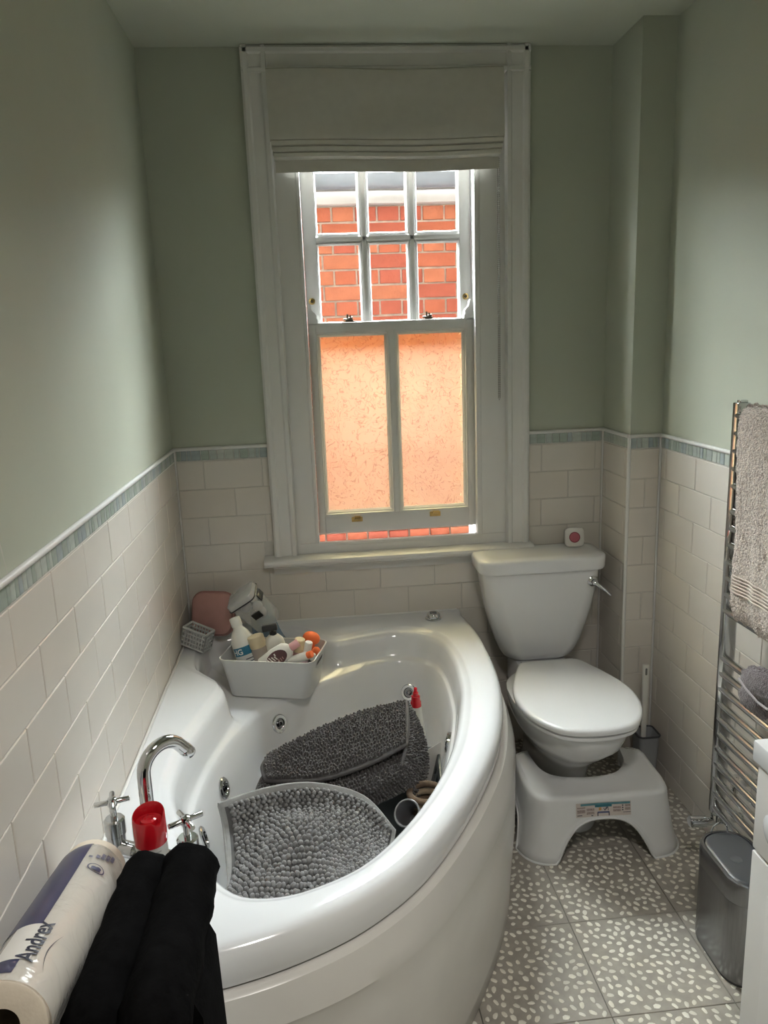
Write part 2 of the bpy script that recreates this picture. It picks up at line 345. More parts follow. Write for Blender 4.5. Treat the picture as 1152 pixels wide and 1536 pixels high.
drip = mat('dried_paint_run', (0.50, 0.49, 0.43), 0.3, noise=.05)
for pts in (((-1.615, 1.475), (-1.600, 1.42), (-1.592, 1.36), (-1.606, 1.29)), ((-1.575, 1.43), (-1.535, 1.34), (-1.515, 1.27), (-1.500, 1.20))):
    mb = MB(); P_ = cr(pts, 8); R_ = []
    for k, p in enumerate(P_):
        w = (.0016 + .0022 * math.sin(math.pi * k / (len(P_) - 1))) * (1 + .25 * math.sin(k * 1.9)); R_.append([(-.0045, p[0] - w, p[1]), (-.0034, p[0], p[1]), (-.0045, p[0] + w, p[1])])
    mb.grid(R_).obj('paint_run', drip, wall_left, 60)
# ------------------------------------------------------------------ floor: 300 mm tiles with inlaid pebbles
floor = struct('floor', MB().box(-.1, XR + .1, YF - .1, .1, -.06, -.004), mat('floor_joint', (0.10, 0.094, 0.085), 0.8, noise=0.1))
ftile = mat('floor_tile_grey', (0.34, 0.315, 0.275), 0.42, noise=0.16, nscale=30, bump=0.1, bscale=220)
pebm = [mat('pebble_white', (0.80, 0.78, 0.70), 0.35, noise=0.1, nscale=50), mat('pebble_cream', (0.74, 0.71, 0.62), 0.35, noise=0.1, nscale=50), mat('pebble_grey', (0.66, 0.64, 0.57), 0.35, noise=0.1, nscale=50)]
def pebble(cx, cy, a, b, rot, z0=-.0006, h=.0014, n=9):
    c, s = math.cos(rot), math.sin(rot); R = []
    wob = [1 + random.uniform(-.14, .14) for _ in range(n)]
    for f, z in ((1.0, z0), (.9, z0 + h * .7), (.5, z0 + h)):
        R.append([(cx + f * w * (a * math.cos(t) * c - b * math.sin(t) * s), cy + f * w * (a * math.cos(t) * s + b * math.sin(t) * c), z) for w, t in zip(wob, [2 * math.pi * i / n for i in range(n)])])
    return R
JX, JY, FT = 1.1005, -.972, .30
pebpro = []
for k in range(9):
    mb = MB(); mb.rings(pebble(0, 0, random.uniform(.0076, .0112), random.uniform(.0050, .0070), 0), True, False, True); me = mb.mesh('pebble', 60); me.materials.append(pebm[k % 3]); pebpro.append(me)
ft_me = tile_mesh(FT - .0018, FT - .0018, t=.004, b=.0008, name='floor_tile', m=ftile)
singles = []
for i in range(-4, 2):
    for j in range(-7, 4):
        x0, y0 = JX + i * FT, JY + j * FT
        if y0 > .05 or (x0 + FT < .75 and y0 > -1.6): continue
        t = bpy.data.objects.new('floor_tile', ft_me); C.objects.link(t); t.parent = floor; t.location = (x0 + FT / 2, y0 + FT / 2, -.004)
        pts = []
        for _ in range(2600):
            p = (random.uniform(.010, FT - .010), random.uniform(.010, FT - .010))
            if all((p[0] - q[0]) ** 2 + (p[1] - q[1]) ** 2 > .0186 ** 2 for q in pts): pts.append(p)
        rest = MB()
        for p in pts:
            X, Y = x0 + p[0], y0 + p[1]; rot = random.gauss(-.9, .8); seen = .80 + (-Y - .8) * -.0 < X < 1.42 and -1.42 < Y < -.80 and not (X < .99 + (Y + .8) * .28)
            if seen: singles.append((math.hypot(X - .4858, Y + 2.7126), X, Y, rot, t))
            else: rest.rings(pebble(p[0] - FT / 2, p[1] - FT / 2, random.uniform(.0076, .0112), random.uniform(.0050, .0070), rot, z0=.0034), True, False, True)
        if rest.v: o = rest.obj('pebbles', pebm[(i + j) % 3], t, 60, kind='stuff'); 
singles.sort(key=lambda s: s[0]); far = {}
for k, (d, X, Y, rot, t) in enumerate(singles):
    if k < 300:
        o = bpy.data.objects.new('pebble', random.choice(pebpro)); C.objects.link(o); o.parent = t; o.location = (X - t.location.x, Y - t.location.y, .004); o.rotation_euler.z = rot
    else: far.setdefault(t.name, (t, MB()))[1].rings(pebble(X - t.location.x, Y - t.location.y, random.uniform(.0076, .0112), random.uniform(.0050, .0070), rot, z0=.0034), True, False, True)
for t, mb in far.values(): mb.obj('pebbles', pebm[0], t, 60, kind='stuff')

# ------------------------------------------------------------------ sash window
win = struct('window_1')
arch_prof = [(0, 0), (0, .020), (.008, .026), (.020, .026), (.026, .020), (.060, .018), (.066, .024), (.078, .026), (.084, .012), (.084, 0)]
def architrave(x0, dx, z0, z1):           # vertical moulding
    MB().prism([(x0 + dx * p[0], .004 - p[1] - .004) for p in arch_prof], z0, z1, 'z').obj('architrave', white, win, 25)
architrave(.323, 1, .81, 2.478); architrave(1.257, -1, .81, 2.478)
MB().rings([[(x, -p[1], 2.478 - p[0]) for p in arch_prof] for x in (.323, 1.257)]).obj('architrave', white, win, 25)
MB().box(.405, WX0, -.006, .02, WZ0, 2.40, .002).obj('box_lining', white, win); MB().box(WX1, 1.175, -.006, .02, WZ0, 2.40, .002).obj('box_lining', white, win)
MB().box(.405, 1.175, -.006, .02, .81, WZ0, .002).obj('bottom_lining', white, win)
MB().box(.478, 1.083, -.010, .0, WZ0 - .012, WZ0 + .002, .003).box(.474, .487, -.010, 0, WZ0, 2.4, .003).box(1.067, 1.086, -.010, .023, WZ0, 2.4, .003).obj('staff_bead', white, win)
MB().box(WX0 - .01, WX0 + .003, .02, .172, WZ0 - .04, 2.42).obj('reveal', white, win, 0); MB().box(WX1 - .003, WX1 + .01, .02, .172, WZ0 - .04, 2.42).obj('reveal', white, win, 0)
MB().prism([(.0, WZ0 - .045), (.0, WZ0 - .002), (.022, WZ0 - .002), (.24, WZ0 - .075), (.24, WZ0 - .11), (.0, WZ0 - .06)], WX0, WX1, 'x').obj('outer_sill', white, win)
MB().box(WX0, WX1, .02, .17, 2.385, 2.42).obj('head', white, win, 0)
sp = [(.0, .785), (-.060, .785), (-.068, .789), (-.071, .7975), (-.068, .806), (-.060, .811), (.0, .814)]
MB().rings([[(x, p[0], p[1]) for p in sp] for x in (.287, .289, 1.263, 1.265)]).obj('window_board', white, win, 30)
ap = [(0, .786), (-.044, .786), (-.044, .776), (-.038, .771), (-.026, .764), (-.017, .752), (-.014, .745), (0, .745)]
MB().rings([[(x - (0 if x < .7 else 0), p[0], p[1]) for p in ap] for x in (.318, 1.236)]).obj('board_moulding', white, win, 30)
def sash_part(n, *b, bev=.002): return MB().box(*b, bev).obj(n, white, win)
# lower sash, raised a little above the sill
LY0, LY1 = .024, .062
sash_part('sash_stile', .489, .512, LY0, LY1, .878, 1.625); sash_part('sash_stile', 1.043, 1.069, LY0, LY1, .878, 1.625)
sash_part('sash_rail', .512, 1.043, LY0, LY1, .878, .944); sash_part('sash_rail', .512, 1.043, LY0, LY1, 1.593, 1.625)
MB().prism([(.768, LY0 + .002), (.770, LY0), (.785, LY0), (.787, LY0 + .002), (.787, LY1 - .004), (.768, LY1 - .004)], .944, 1.593, 'z').obj('glazing_bar', white, win, 20)
def bead_frame(x0, x1, z0, z1, y, d=.007, t=.008):
    mb = MB(); o = [(x0, z0), (x1, z0), (x1, z1), (x0, z1)]; i = [(x0 + d, z0 + d), (x1 - d, z0 + d), (x1 - d, z1 - d), (x0 + d, z1 - d)]
    A = [(p[0], y, p[1]) for p in o]; B = [(p[0], y + t * .35, p[1]) for p in [(x0 + d * .45, z0 + d * .45), (x1 - d * .45, z0 + d * .45), (x1 - d * .45, z1 - d * .45), (x0 + d * .45, z1 - d * .45)]]; Cc = [(p[0], y + t, p[1]) for p in i]; D = [(p[0], y + t + .008, p[1]) for p in i]
    def fr(k, yy): return [(x0 + d * k, yy, z0 + d * k), (x1 - d * k, yy, z0 + d * k), (x1 - d * k, yy, z1 - d * k), (x0 + d * k, yy, z1 - d * k)]
    mb.rings([fr(0, y), fr(.08, y - .002), fr(.30, y - .002), fr(.42, y + t * .35), fr(.60, y + t * .40), fr(.92, y + t * .9), fr(1, y + t), fr(1, y + t + .008)], True, False, False); return mb.obj('glazing_moulding', white, win, 20)
for x0, x1 in ((.511, .769), (.786, 1.044)):
    bead_frame(x0, x1, .943, 1.594, LY0 + .002, .017, .013)
    MB().box(x0, x1, LY0 + .018, LY0 + .022, .943, 1.594).obj('pane', G_FROST, win, 0, label='patterned obscure glass pane')
for s, x in ((1, .489), (-1, 1.069)):      # ogee horns standing on the lower sash
    pf = [(0, 1.62), (.034, 1.62), (.034, 1.636), (.030, 1.640), (.031, 1.650), (.026, 1.658), (.019, 1.664), (.015, 1.672), (.014, 1.682), (.010, 1.690), (0, 1.690)]
    MB().prism([(x + s * p[0], p[1]) for p in pf], LY0, LY1 - .006, 'y').obj('sash_horn', white, win, 15)
# upper sash behind
UY0, UY1 = .066, .104
sash_part('sash_stile', .489, .533, UY0, UY1, 1.59, 2.385); sash_part('sash_stile', 1.031, 1.069, UY0, UY1, 1.59, 2.385)
sash_part('sash_rail', .533, 1.031, UY0, UY1, 1.585, 1.622); sash_part('sash_rail', .533, 1.031, UY0, UY1, 2.28, 2.385)
for xa, xb in ((.684, .712), (.8505, .8785)):
    m_ = (xa + xb) / 2; MB().prism([(xa, UY0 + .011), (m_ - .006, UY0), (m_ + .006, UY0), (xb, UY0 + .011), (xb, UY1 - .004), (xa, UY1 - .004)], 1.622, 2.28, 'z').obj('glazing_bar', white, win, 20)
MB().prism([(UY0 + .011, 1.890), (UY0, 1.899), (UY0, 1.910), (UY0 + .011, 1.919), (UY1 - .004, 1.919), (UY1 - .004, 1.890)], .533, 1.031, 'x').obj('glazing_bar', white, win, 20)
for xa, xb in ((.533, .685), (.711, .8515), (.8775, 1.031)):
    for za, zb in ((1.622, 1.891), (1.918, 2.28)):
        bead_frame(xa, xb, za, zb, UY0 + .004); MB().box(xa, xb, UY0 + .020, UY0 + .024, za, zb).obj('pane', G_CLEAR, win, 0, label='clear glass pane')
for x, z in ((.507, 1.700), (1.049, 1.700)):
    MB().lathe([(.011, 0), (.011, .003), (.009, .004), (.006, .0042), (.005, .002)], 16, face_m((x, UY0 - .0005, z), (0, -1, 0))).obj('sash_stop', brass, win)
    MB().lathe([(.005, .0), (.005, .006), (.002, .008)], 12, face_m((x, UY0 - .0005, z), (0, -1, 0))).obj('stop_pin', darkbrass, win)
for x in (.633, .911):                     # fasteners on the meeting rail
    MB().box(x - .026, x + .026, .030, .052, 1.624, 1.629, .002).box(x - .014, x + .014, .034, .048, 1.628, 1.636, .002).tube([(x - .006, .041, 1.634), (x - .006, .041, 1.652)], .0035, 8).tube([(x + .004, .041, 1.634), (x + .004, .041, 1.648)], .003, 8).tube([(x - .020, .041, 1.634), (x + .012, .040, 1.640)], .003, 8).obj('sash_fastener', darkbrass, win)
for x, z in ((.628, .926), (.916, .930)):    # lifts on the bottom rail
    MB().box(x - .020, x + .020, LY0 - .004, LY0 + .001, z - .010, z + .008, .002).prism([(LY0 - .003, z), (LY0 - .022, z + .006), (LY0 - .024, z + .016), (LY0 - .018, z + .015), (LY0 - .016, z + .010), (LY0 - .003, z + .008)], x - .011, x + .011, 'x').obj('sash_lift', brass, win, 30)

# roman blind
bl = thing('roman_blind', 'cream fabric roman blind gathered at the top of the sash window', 'blind', (.78, -.04, 2.395))
def bobj(mb, n, m, **k): o = mb.obj(n, m, bl, **k); o.location = -Vector(bl.location); return o
BX0, BX1 = .402, 1.158
def blind_sheet(prof, x0, x1, t=.003):
    xs = np.linspace(x0, x1, 25); G1 = [[(x, y - .0035 * math.sin(3 * (x - x0) / (x1 - x0) * math.pi + z * 5) , z + .0025 * math.sin((x - x0) / (x1 - x0) * math.pi * 2 + 1)) for x in xs] for y, z in prof]
    mb = MB(); slab(mb, G1, t); return mb
bobj(blind_sheet([(-.052, 2.397), (-.058, 2.393), (-.060, 2.38), (-.060, 2.33), (-.062, 2.28), (-.064, 2.23), (-.066, 2.205), (-.064, 2.192), (-.055, 2.188)], BX0, BX1), 'blind_fabric', blindm)
for k, (z, dx) in enumerate(((2.188, .003), (2.170, .006), (2.153, .009))):
    bobj(blind_sheet([(-.030, z - .002), (-.058 + k * .004, z + .001), (-.064 + k * .004, z - .003), (-.062 + k * .004, z - .011), (-.050 + k * .004, z - .016), (-.030, z - .017)], BX0 + dx, BX1 - dx), 'blind_fold', blindm)
bobj(blind_sheet([(-.036, 2.150), (-.038, 2.13), (-.039, 2.105), (-.038, 2.097)], BX0 + .012, BX1 - .012, .005), 'blind_hem', blindm)
bobj(MB().box(BX0 + .01, BX1 - .01, -.05, -.03, 2.365, 2.393, .003), 'head_rail', white)
cb = MB(); z = 2.36
while z > 1.345: cb.ell((1.1435, -.030, z), (.0022, .0022, .0022), 6, 4); cb.ell((1.1475, -.034, z), (.0022, .0022, .0022), 6, 4); z -= .0062
cb.tube([(1.1435, -.030, 2.36), (1.1435, -.030, 1.345), (1.1455, -.032, 1.338), (1.1475, -.034, 1.345), (1.1475, -.034, 2.36)], .0008, 5)
bobj(cb, 'bead_chain', mat('chain_metal', (.25, .24, .22), .35, .8, noise=.1))

# ------------------------------------------------------------------ neighbour's house across the passage
house = thing('neighbour_house', 'orange red brick wall of the house outside the window, under its gutter', 'house', (.9, 1.36, 0))
def hobj(mb, n, m, **k): o = mb.obj(n, m, house, **k); o.location = -Vector(house.location); return o
HY = 1.30
hobj(MB().box(-3, 5, HY + .010, HY + .22, -1.0, 2.225), 'mortar_bed', mortar, smooth=0)
BRK = {}
def brick_mesh(w, v):
    if (w, v) not in BRK:
        me = MB().box(-w / 2, w / 2, -.006, .012, -.0325, .0325, .0025).mesh('brick', 30); me.materials.append(bricks_m[v]); BRK[(w, v)] = me
    return BRK[(w, v)]
n_b = 0
for c in range(0, 30):
    z = 2.2075 - .0325 - c * .075
    if z < .30: break
    stretch = c % 2 == 1; w = .215 if stretch else .1025; pitch = w + .010; x = .30 + (.03 if stretch else .085) - 3 * pitch * 0
    if z < .52 or z > .70: x0, x1 = .34, 1.52
    x0, x1 = (.36, 1.45)
    x = x0 + (.0 if stretch else .055)
    while x < x1 and n_b < 298:
        o = bpy.data.objects.new('brick', brick_mesh(w, random.choice((0, 0, 1, 2)))); C.objects.link(o); o.parent = house
        o.location = (x + w / 2 - .9, HY + .003 + random.uniform(-.002, .002) - 1.36, z + random.uniform(-.001, .001)); o.rotation_euler = (0, random.uniform(-.006, .006), 0); x += pitch; n_b += 1
side = MB()                                     # the rest of the brickwork, only glimpsed from the side
for c in range(0, 40):
    z = 2.2075 - .0325 - c * .075; st = c % 2 == 1; w = .215 if st else .1025; p = w + .010
    a0 = .36 + (0 if st else .055); k = math.ceil((1.45 - a0) / p)
    for x in [a0 - p * q for q in range(1, int(1.9 / p))] + [a0 + p * (k + q) for q in range(int(1.7 / p))]: side.box(x, x + w, HY - .003, HY + .012, z - .0325, z + .0325)
hobj(side, 'brickwork', bricks_m[0], smooth=0, kind='stuff')
hobj(MB().box(-3, 5, HY - .055, HY + .03, 2.215, 2.275, .004), 'fascia_board', soffitm)
gp = [(HY - .10 - .052 * math.cos(a), 2.335 - .062 * math.sin(a)) for a in np.linspace(0, math.pi, 13)]
gq = [(HY - .10 - .047 * math.cos(a), 2.335 - .057 * math.sin(a)) for a in np.linspace(math.pi, 0, 13)]
hobj(MB().prism(gp + gq, -3, 5, 'x'), 'gutter', gutterm)
hobj(MB().box(-3, 5, HY - .048, HY + .25, 2.275, 2.33), 'eaves', soffitm, smooth=0)
hobj(MB().prism([(HY - .07, 2.335), (HY + 2.4, 4.15), (HY + 2.4, 4.19), (HY - .07, 2.352)], .2, 1.9, 'x'), 'roof', roofm, smooth=0)
wall_sky_block = struct('wall_sky_block', MB().box(-6, 8, -3.4, .165, ZC + .09, 9.0), mat('low_bounce_dark', (.040, .035, .030), .95, noise=.2, spec=0), 0)  # unseen house wall, added tall and dark to shade the neighbour's brick
sky_block_skin = MB()
for x0, x1, z0, z1 in ((-6, WX0 - .005, -.6, ZC + .09), (WX1 + .005, 8, -.6, ZC + .09), (WX0 - .005, WX1 + .005, -.6, WZ0 - .045), (WX0 - .005, WX1 + .005, 2.42, ZC + .09)): sky_block_skin.box(x0, x1, .161, .168, z0, z1)
sky_block_skin.obj('low_bounce_skin', MATS['low_bounce_dark'], wall_sky_block, 0)  # unseen dark skin added to cut light bounced onto the brick
ground = struct('ground', MB().box(-6, 8, .17, 3.2, -.6, -.5), render_w, 0)

# ------------------------------------------------------------------ corner bath
CX, CY = .45, -.80
bath = thing('corner_bath', 'white offset corner whirlpool bath with curved front panel under the window', 'bath', (CX, CY, 0))
outer = cr([(.995, -.003), (1.012, -.12), (1.022, -.29), (1.002, -.61), (.935, -.887), (.826, -1.127), (.681, -1.352), (.548, -1.478), (.413, -1.55), (.267, -1.592), (.13, -1.606), (.003, -1.61)], 8) + [np.array(p) for p in ((.003, -1.2), (.003, -.6), (.003, -.003), (.5, -.003))]
inner = cr([(.905, -.36), (.905, -.50), (.885, -.68), (.812, -.956), (.70, -1.19), (.560, -1.372), (.430, -1.445), (.335, -1.455), (.272, -1.425), (.212, -1.34), (.145, -1.20), (.098, -1.05), (.105, -.85), (.142, -.66), (.165, -.56), (.158, -.50), (.120, -.455), (.085, -.40), (.066, -.32), (.058, -.20), (.075, -.095), (.18, -.06), (.30, -.055), (.39, -.075), (.44, -.12), (.475, -.175), (.53, -.20), (.59, -.178), (.66, -.155), (.75, -.148), (.83, -.180), (.885, -.25)], 6, True)
seatl = cr([(.865, -.38), (.862, -.52), (.842, -.68), (.772, -.935), (.668, -1.15), (.540, -1.325), (.430, -1.398), (.345, -1.41), (.288, -1.385), (.24, -1.31), (.185, -1.18), (.15, -1.03), (.160, -.85), (.195, -.70), (.235, -.585), (.26, -.53), (.30, -.48), (.35, -.43), (.40, -.385), (.45, -.345), (.51, -.31), (.57, -.275), (.64, -.23), (.74, -.205), (.81, -.235), (.85, -.30)], 6, True)
floorl = cr([(.77, -.42), (.77, -.55), (.745, -.70), (.68, -.90), (.59, -1.07), (.50, -1.2), (.42, -1.26), (.355, -1.26), (.32, -1.22), (.285, -1.1), (.265, -1.0), (.275, -.85), (.30, -.74), (.35, -.64), (.42, -.55), (.50, -.48), (.58, -.41), (.66, -.36), (.72, -.36)], 6, True)
def radial(loop, th):
    P = np.array(loop); a = P - (CX, CY); best = None; d = np.array((math.cos(th), math.sin(th)))
    for i in range(len(a)):
        p, q = a[i], a[(i + 1) % len(a)]; e = q - p; den = d[0] * e[1] - d[1] * e[0]
        if abs(den) < 1e-12: continue
        t = (p[0] * e[1] - p[1] * e[0]) / den; s = (p[0] * d[1] - p[1] * d[0]) / den
        if t > 0 and -1e-9 <= s <= 1 + 1e-9 and (best is None or t > best): best = t
    return best
ths = sorted(set([2 * math.pi * i / 220 for i in range(220)] + [math.atan2(p[1] - CY, p[0] - CX) % (2 * math.pi) for p in ((.003, -.003), (.003, -1.61), (.995, -.003))]))
def ringr(loop, off, z): return [((radial(loop, t) + off) * math.cos(t), (radial(loop, t) + off) * math.sin(t), z) for t in ths]
def corner_z(t, lo, hi):                       # seat level only where the opening runs into the corner
    a = (t - math.atan2(-CY, -CX)) ; return lo
RO = {id(l): [radial(l, t) for t in ths] for l in (outer, inner, seatl, floorl)}
def rg(l, off, z):
    R = RO[id(l)]; return [((R[i] + off) * math.cos(t), (R[i] + off) * math.sin(t), z if not callable(z) else z(i)) for i, t in enumerate(ths)]
def rgo(off, z):
    return [(*rg(outer, 0 if wallside(i) else off, z)[i][:2], .561 if (wallside(i) and off < -.001 and z > .54) else z) for i in range(len(ths))]
def mixr(l1, l2, k, z):
    A, B = RO[id(l1)], RO[id(l2)]; return [((A[i] * (1 - k) + B[i] * k) * math.cos(t), (A[i] * (1 - k) + B[i] * k) * math.sin(t), z) for i, t in enumerate(ths)]
def stepr(k, most, z):                         # drop from the rim: short where the corner seat is deep
    A, B = RO[id(inner)], RO[id(seatl)]; return [((A[i] - max(.004, min((A[i] - B[i]) * k, most))) * math.cos(t), (A[i] - max(.004, min((A[i] - B[i]) * k, most))) * math.sin(t), z) for i, t in enumerate(ths)]
def wallside(i):                               # 1 along the walls, where the rim is square
    t = ths[i]; x = CX + RO[id(outer)][i] * math.cos(t); y = CY + RO[id(outer)][i] * math.sin(t); return x < .01 or y > -.01
tub = MB()
tub.rings([rg(outer, -.030, .485), rg(outer, -.004, .488), rg(outer, .0, .500), rg(outer, .0, .528), rgo(-.004, .544), rgo(-.014, .555), rgo(-.028, .560), rgo(-.040, .561),
           rg(inner, .022, .561), rg(inner, .012, .558), rg(inner, .006, .551), rg(inner, -.004, .549), rg(inner, -.012, .544), rg(inner, -.020, .530), stepr(.62, .032, .495), stepr(.72, .040, .474),
           stepr(.80, .050, .465), mixr(inner, seatl, .93, .463), rg(seatl, .0, .457), rg(seatl, -.008, .445), mixr(seatl, floorl, .25, .36), mixr(seatl, floorl, .55, .24), mixr(seatl, floorl, .85, .155), rg(floorl, -.01, .125), rg(floorl, -.06, .112), rg(floorl, -.20, .108)], True, False, True)
tubo = tub.obj('tub', acryl, bath, 50)
fi = [i for i in range(len(ths)) if not wallside(i)]
fi = sorted(fi, key=lambda i: (ths[i] - math.pi) % (2 * math.pi))
def pr(off, z):
    out = []
    for i in fi:
        x = CX + RO[id(outer)][i] * math.cos(ths[i]); o = off
        out.append((max((RO[id(outer)][i] + o) * math.cos(ths[i]), .003 - CX), min((RO[id(outer)][i] + o) * math.sin(ths[i]), -.003 - CY), z))
    return out
def sweepz(k):                                  # crease that sinks along the curve
    return .40 - .10 * k
n_f = len(fi)
def prs(off, za, zb): return [(*p[:2], za + (zb - za) * math.sin(math.pi * i / (n_f - 1)) ** 1.0) for i, p in enumerate(pr(off, 0))]
panel = MB(); panel.rings([pr(-.012, .484), pr(.004, .482), pr(.014, .476), pr(.020, .462), prs(.030, .44, .43), prs(.037, .425, .40), prs(.033, .415, .385), prs(.036, .37, .33), pr(.034, .22), pr(.022, .05), pr(.020, .003)], False, False, False)
po = panel.obj('bath_panel', panelm, bath, 30)
sm = po.modifiers.new('thick', 'SOLIDIFY'); sm.thickness = .004; sm.offset = -1
# whirlpool jets, seated on the tub wall
bvh = BVHTree.FromPolygons([Vector(v) for v in tub.v], [tuple(f) for f in tub.f])
def tub_hit(p, d):
    h, n, _, _ = bvh.ray_cast(Vector(p) - Vector((CX, CY, 0)), Vector(d).normalized()); n = n if n.dot(Vector(d)) < 0 else -n; return h, n
camp = Vector(cam.location)
def jet(target, r=.029):
    h, n = tub_hit((.5, -.75, target[2]), (target[0] - .5, target[1] + .75, 0)); M = face_m(h, n)
    j = MB().lathe([(r, -.004), (r, .004), (r * .9, .007), (r * .62, .007), (r * .55, .003)], 24, M, True, False).obj('jet_ring', chrome, bath)
    MB().lathe([(r * .56, .001), (r * .56, .0035), (r * .34, .0035), (r * .34, .008), (r * .2, .009), (r * .18, .004)], 18, M).obj('jet_nozzle', chromed, j)
for t in ((.361, -.534, .40), (.215, -.80, .39), (.72, -.34, .36), (.86, -.73, .43), (.20, -1.02, .41)): jet(t)
kb = MB().lathe([(.030, .0), (.030, .005), (.026, .008), (.025, .018), (.022, .022), (.010, .023)], 24, Matrix.Translation((.884 - CX, -.082 - CY, .561))).obj('control_knob', chrome, bath)
MB().box(-.012, .012, -.006, .006, 0, .004, .002, Matrix.Translation((.884 - CX, -.082 - CY, .583))).obj('knob_grip', chromed, kb)
MB().tube([(.0045 - CX, -1.6 - CY, .5625), (.0045 - CX, -.0045 - CY, .5625), (.985 - CX, -.0045 - CY, .5625)], .004, 8).obj('sealant', white, bath)

# ------------------------------------------------------------------ bath tap
tap = thing('bath_mixer_tap', 'chrome bath mixer tap with cross handles and swan neck on the bath deck', 'tap', (.14, -1.385, .5625))
def T(mb, n, m=chrome, par=None, sm=40):
    o = mb.obj(n, m, par or tap, sm)
    if par is None: o.location = -Vector(tap.location)
    return o
PL, PR = Vector((.068, -1.366, 0)), Vector((.217, -1.446, 0))
ax = (PR - PL).normalized(); fw = Vector((-ax.y, ax.x, 0))
for P_, zt, rot in ((PL, .705, .25), (PR, .668, .55)):
    zt = .690
    pil = T(MB().lathe([(.026, .5625), (.026, .567), (.020, .572), (.0175, .60), (.0175, .655), (.0195, .657), (.0195, zt - .004), (.016, zt)], 24, Matrix.Translation((P_.x, P_.y, 0))), 'tap_pillar')
    hm = MB().lathe([(.0065, zt - .002), (.0055, zt + .024), (.009, zt + .026), (.010, zt + .032), (.008, zt + .040), (.004, zt + .042)], 16, Matrix.Translation((P_.x, P_.y, 0)))
    for a in (rot, rot + math.pi / 2):
        d = Vector((math.cos(a), math.sin(a), 0)); c = Vector((P_.x, P_.y, zt + .033)); hm.tube([c - d * .032, c - d * .031, c + d * .031, c + d * .032], [.0045, .0052, .0052, .0045], 10)
    T(hm, 'cross_handle')
T(MB().tube([(PL.x, PL.y, .628), (PL.x * .7 + PR.x * .3, PL.y * .7 + PR.y * .3, .628), (PL.x * .3 + PR.x * .7, PL.y * .3 + PR.y * .7, .628), (PR.x, PR.y, .628)], [.015, .016, .016, .015], 16), 'tap_body')
mid = (PL + PR) / 2
for s in (-1, 1): T(MB().tube([mid + ax * s * (.020 + .0035 * k) + Vector((0, 0, .628)) for k in range(7)], [.0185 if k % 2 else .0165 for k in range(7)], 18), 'knurled_collar')
spd = Vector((.075, .072, 0)).normalized(); b0 = mid + Vector((0, 0, .628)); r_ = .044
path = [b0 + Vector((0, 0, z)) for z in (0, .02, .06, .11, .168)]
for k in range(1, 13):
    a = math.radians(k * 148 / 12); path.append(b0 + Vector((0, 0, .168)) + spd * (r_ * (1 - math.cos(a))) + Vector((0, 0, r_ * 1.0 * math.sin(a))))
e = (path[-1] - path[-2]).normalized(); path.append(path[-1] + e * .012)
T(MB().tube(path, .0125, 16), 'spout'); T(MB().tube([path[-1], path[-1] + e * .002, path[-1] + e * .018, path[-1] + e * .020], [.0118, .0132, .0132, .0122], 16), 'spout_nozzle')
T(MB().lathe([(.022, .612), (.022, .655), (.017, .662), (.0145, .675)], 20, Matrix.Translation((mid.x, mid.y, 0))), 'spout_collar')

# red capped aerosol on the deck
red = mat('red_plastic', (0.48, 0.008, 0.016), 0.22, noise=.05, coat=.3)
can = thing('air_freshener_can', 'white aerosol can with a bright red cap beside the bath tap', 'can', (.160, -1.474, .5622))
MB().lathe([(.026, 0), (.0275, .003), (.0275, .144), (.0275, .147)], 28).obj('can_body', mat('can_white', (.60, .60, .57), .3, noise=.04), can)
tx = MB()
for k in range(7):
    z = .100 + k * .0058; a0, a1 = math.radians(200), math.radians(318); pts = [(.0277 * math.cos(a), .0277 * math.sin(a)) for a in np.linspace(a0 + (.2 if k % 3 else 0), a1 - (.35 if k % 2 else 0), 14)]
    tx.rings([xyz(pts, z), xyz(pts, z + .0022)], False, False, False)
tx.obj('label_print', mat('label_grey_ink', (.34, .35, .35), .5, noise=.1), can)
capm = MB(); n = 32; R = []
def cap_h(a): return .194 + .012 * (.5 + .5 * math.cos(a - 1.3)) - (.014 * max(0, math.cos(a + .65)) ** 12)
for rad, fz in ((.0285, lambda a: .145), (.0288, lambda a: .160), (.0280, lambda a: cap_h(a) - .003), (.0266, lambda a: cap_h(a)), (.0250, lambda a: cap_h(a) - .003), (.0235, lambda a: .184), (.015, lambda a: .181), (.014, lambda a: .188), (.008, lambda a: .190), (.006, lambda a: .187)):
    R.append([(rad * math.cos(2 * math.pi * i / n), rad * math.sin(2 * math.pi * i / n), fz(2 * math.pi * i / n)) for i in range(n)])
capm.rings(R, True, False, True).obj('can_cap', red, can)

# ------------------------------------------------------------------ hamper, toilet rolls, black garment
HT = .636
hamp = thing('laundry_hamper', 'white laundry hamper at the tap end of the bath, under toilet rolls and black trousers', 'hamper', (.155, -1.728, 0))
hw, hd = .26, .13
MB().rings([xyz(rr(hw - .03, hd - .03, .04), .002), xyz(rr(hw - .006, hd - .006, .04), .59), xyz(rr(hw, hd, .04), .605), xyz(rr(hw, hd, .04), .61)]).obj('hamper_body', stoolm, hamp)
MB().rings([xyz(rr(hw + .006, hd + .006, .045), .608), xyz(rr(hw + .008, hd + .008, .045), .628), xyz(rr(hw - .01, hd - .01, .04), HT)]).obj('hamper_lid', stoolm, hamp)
paper = mat('tissue_paper', (.64, .565, .47), .9, noise=.04, nscale=40, bump=.2, bscale=200)
RRD = .0555; PK0 = Vector((.0615, -1.877, .743))
pack = thing('toilet_roll_pack', 'plastic wrapped pack of white toilet rolls with a navy band beside the left wall', 'toilet rolls', PK0); pack.rotation_euler = (-.188, 0, 0)
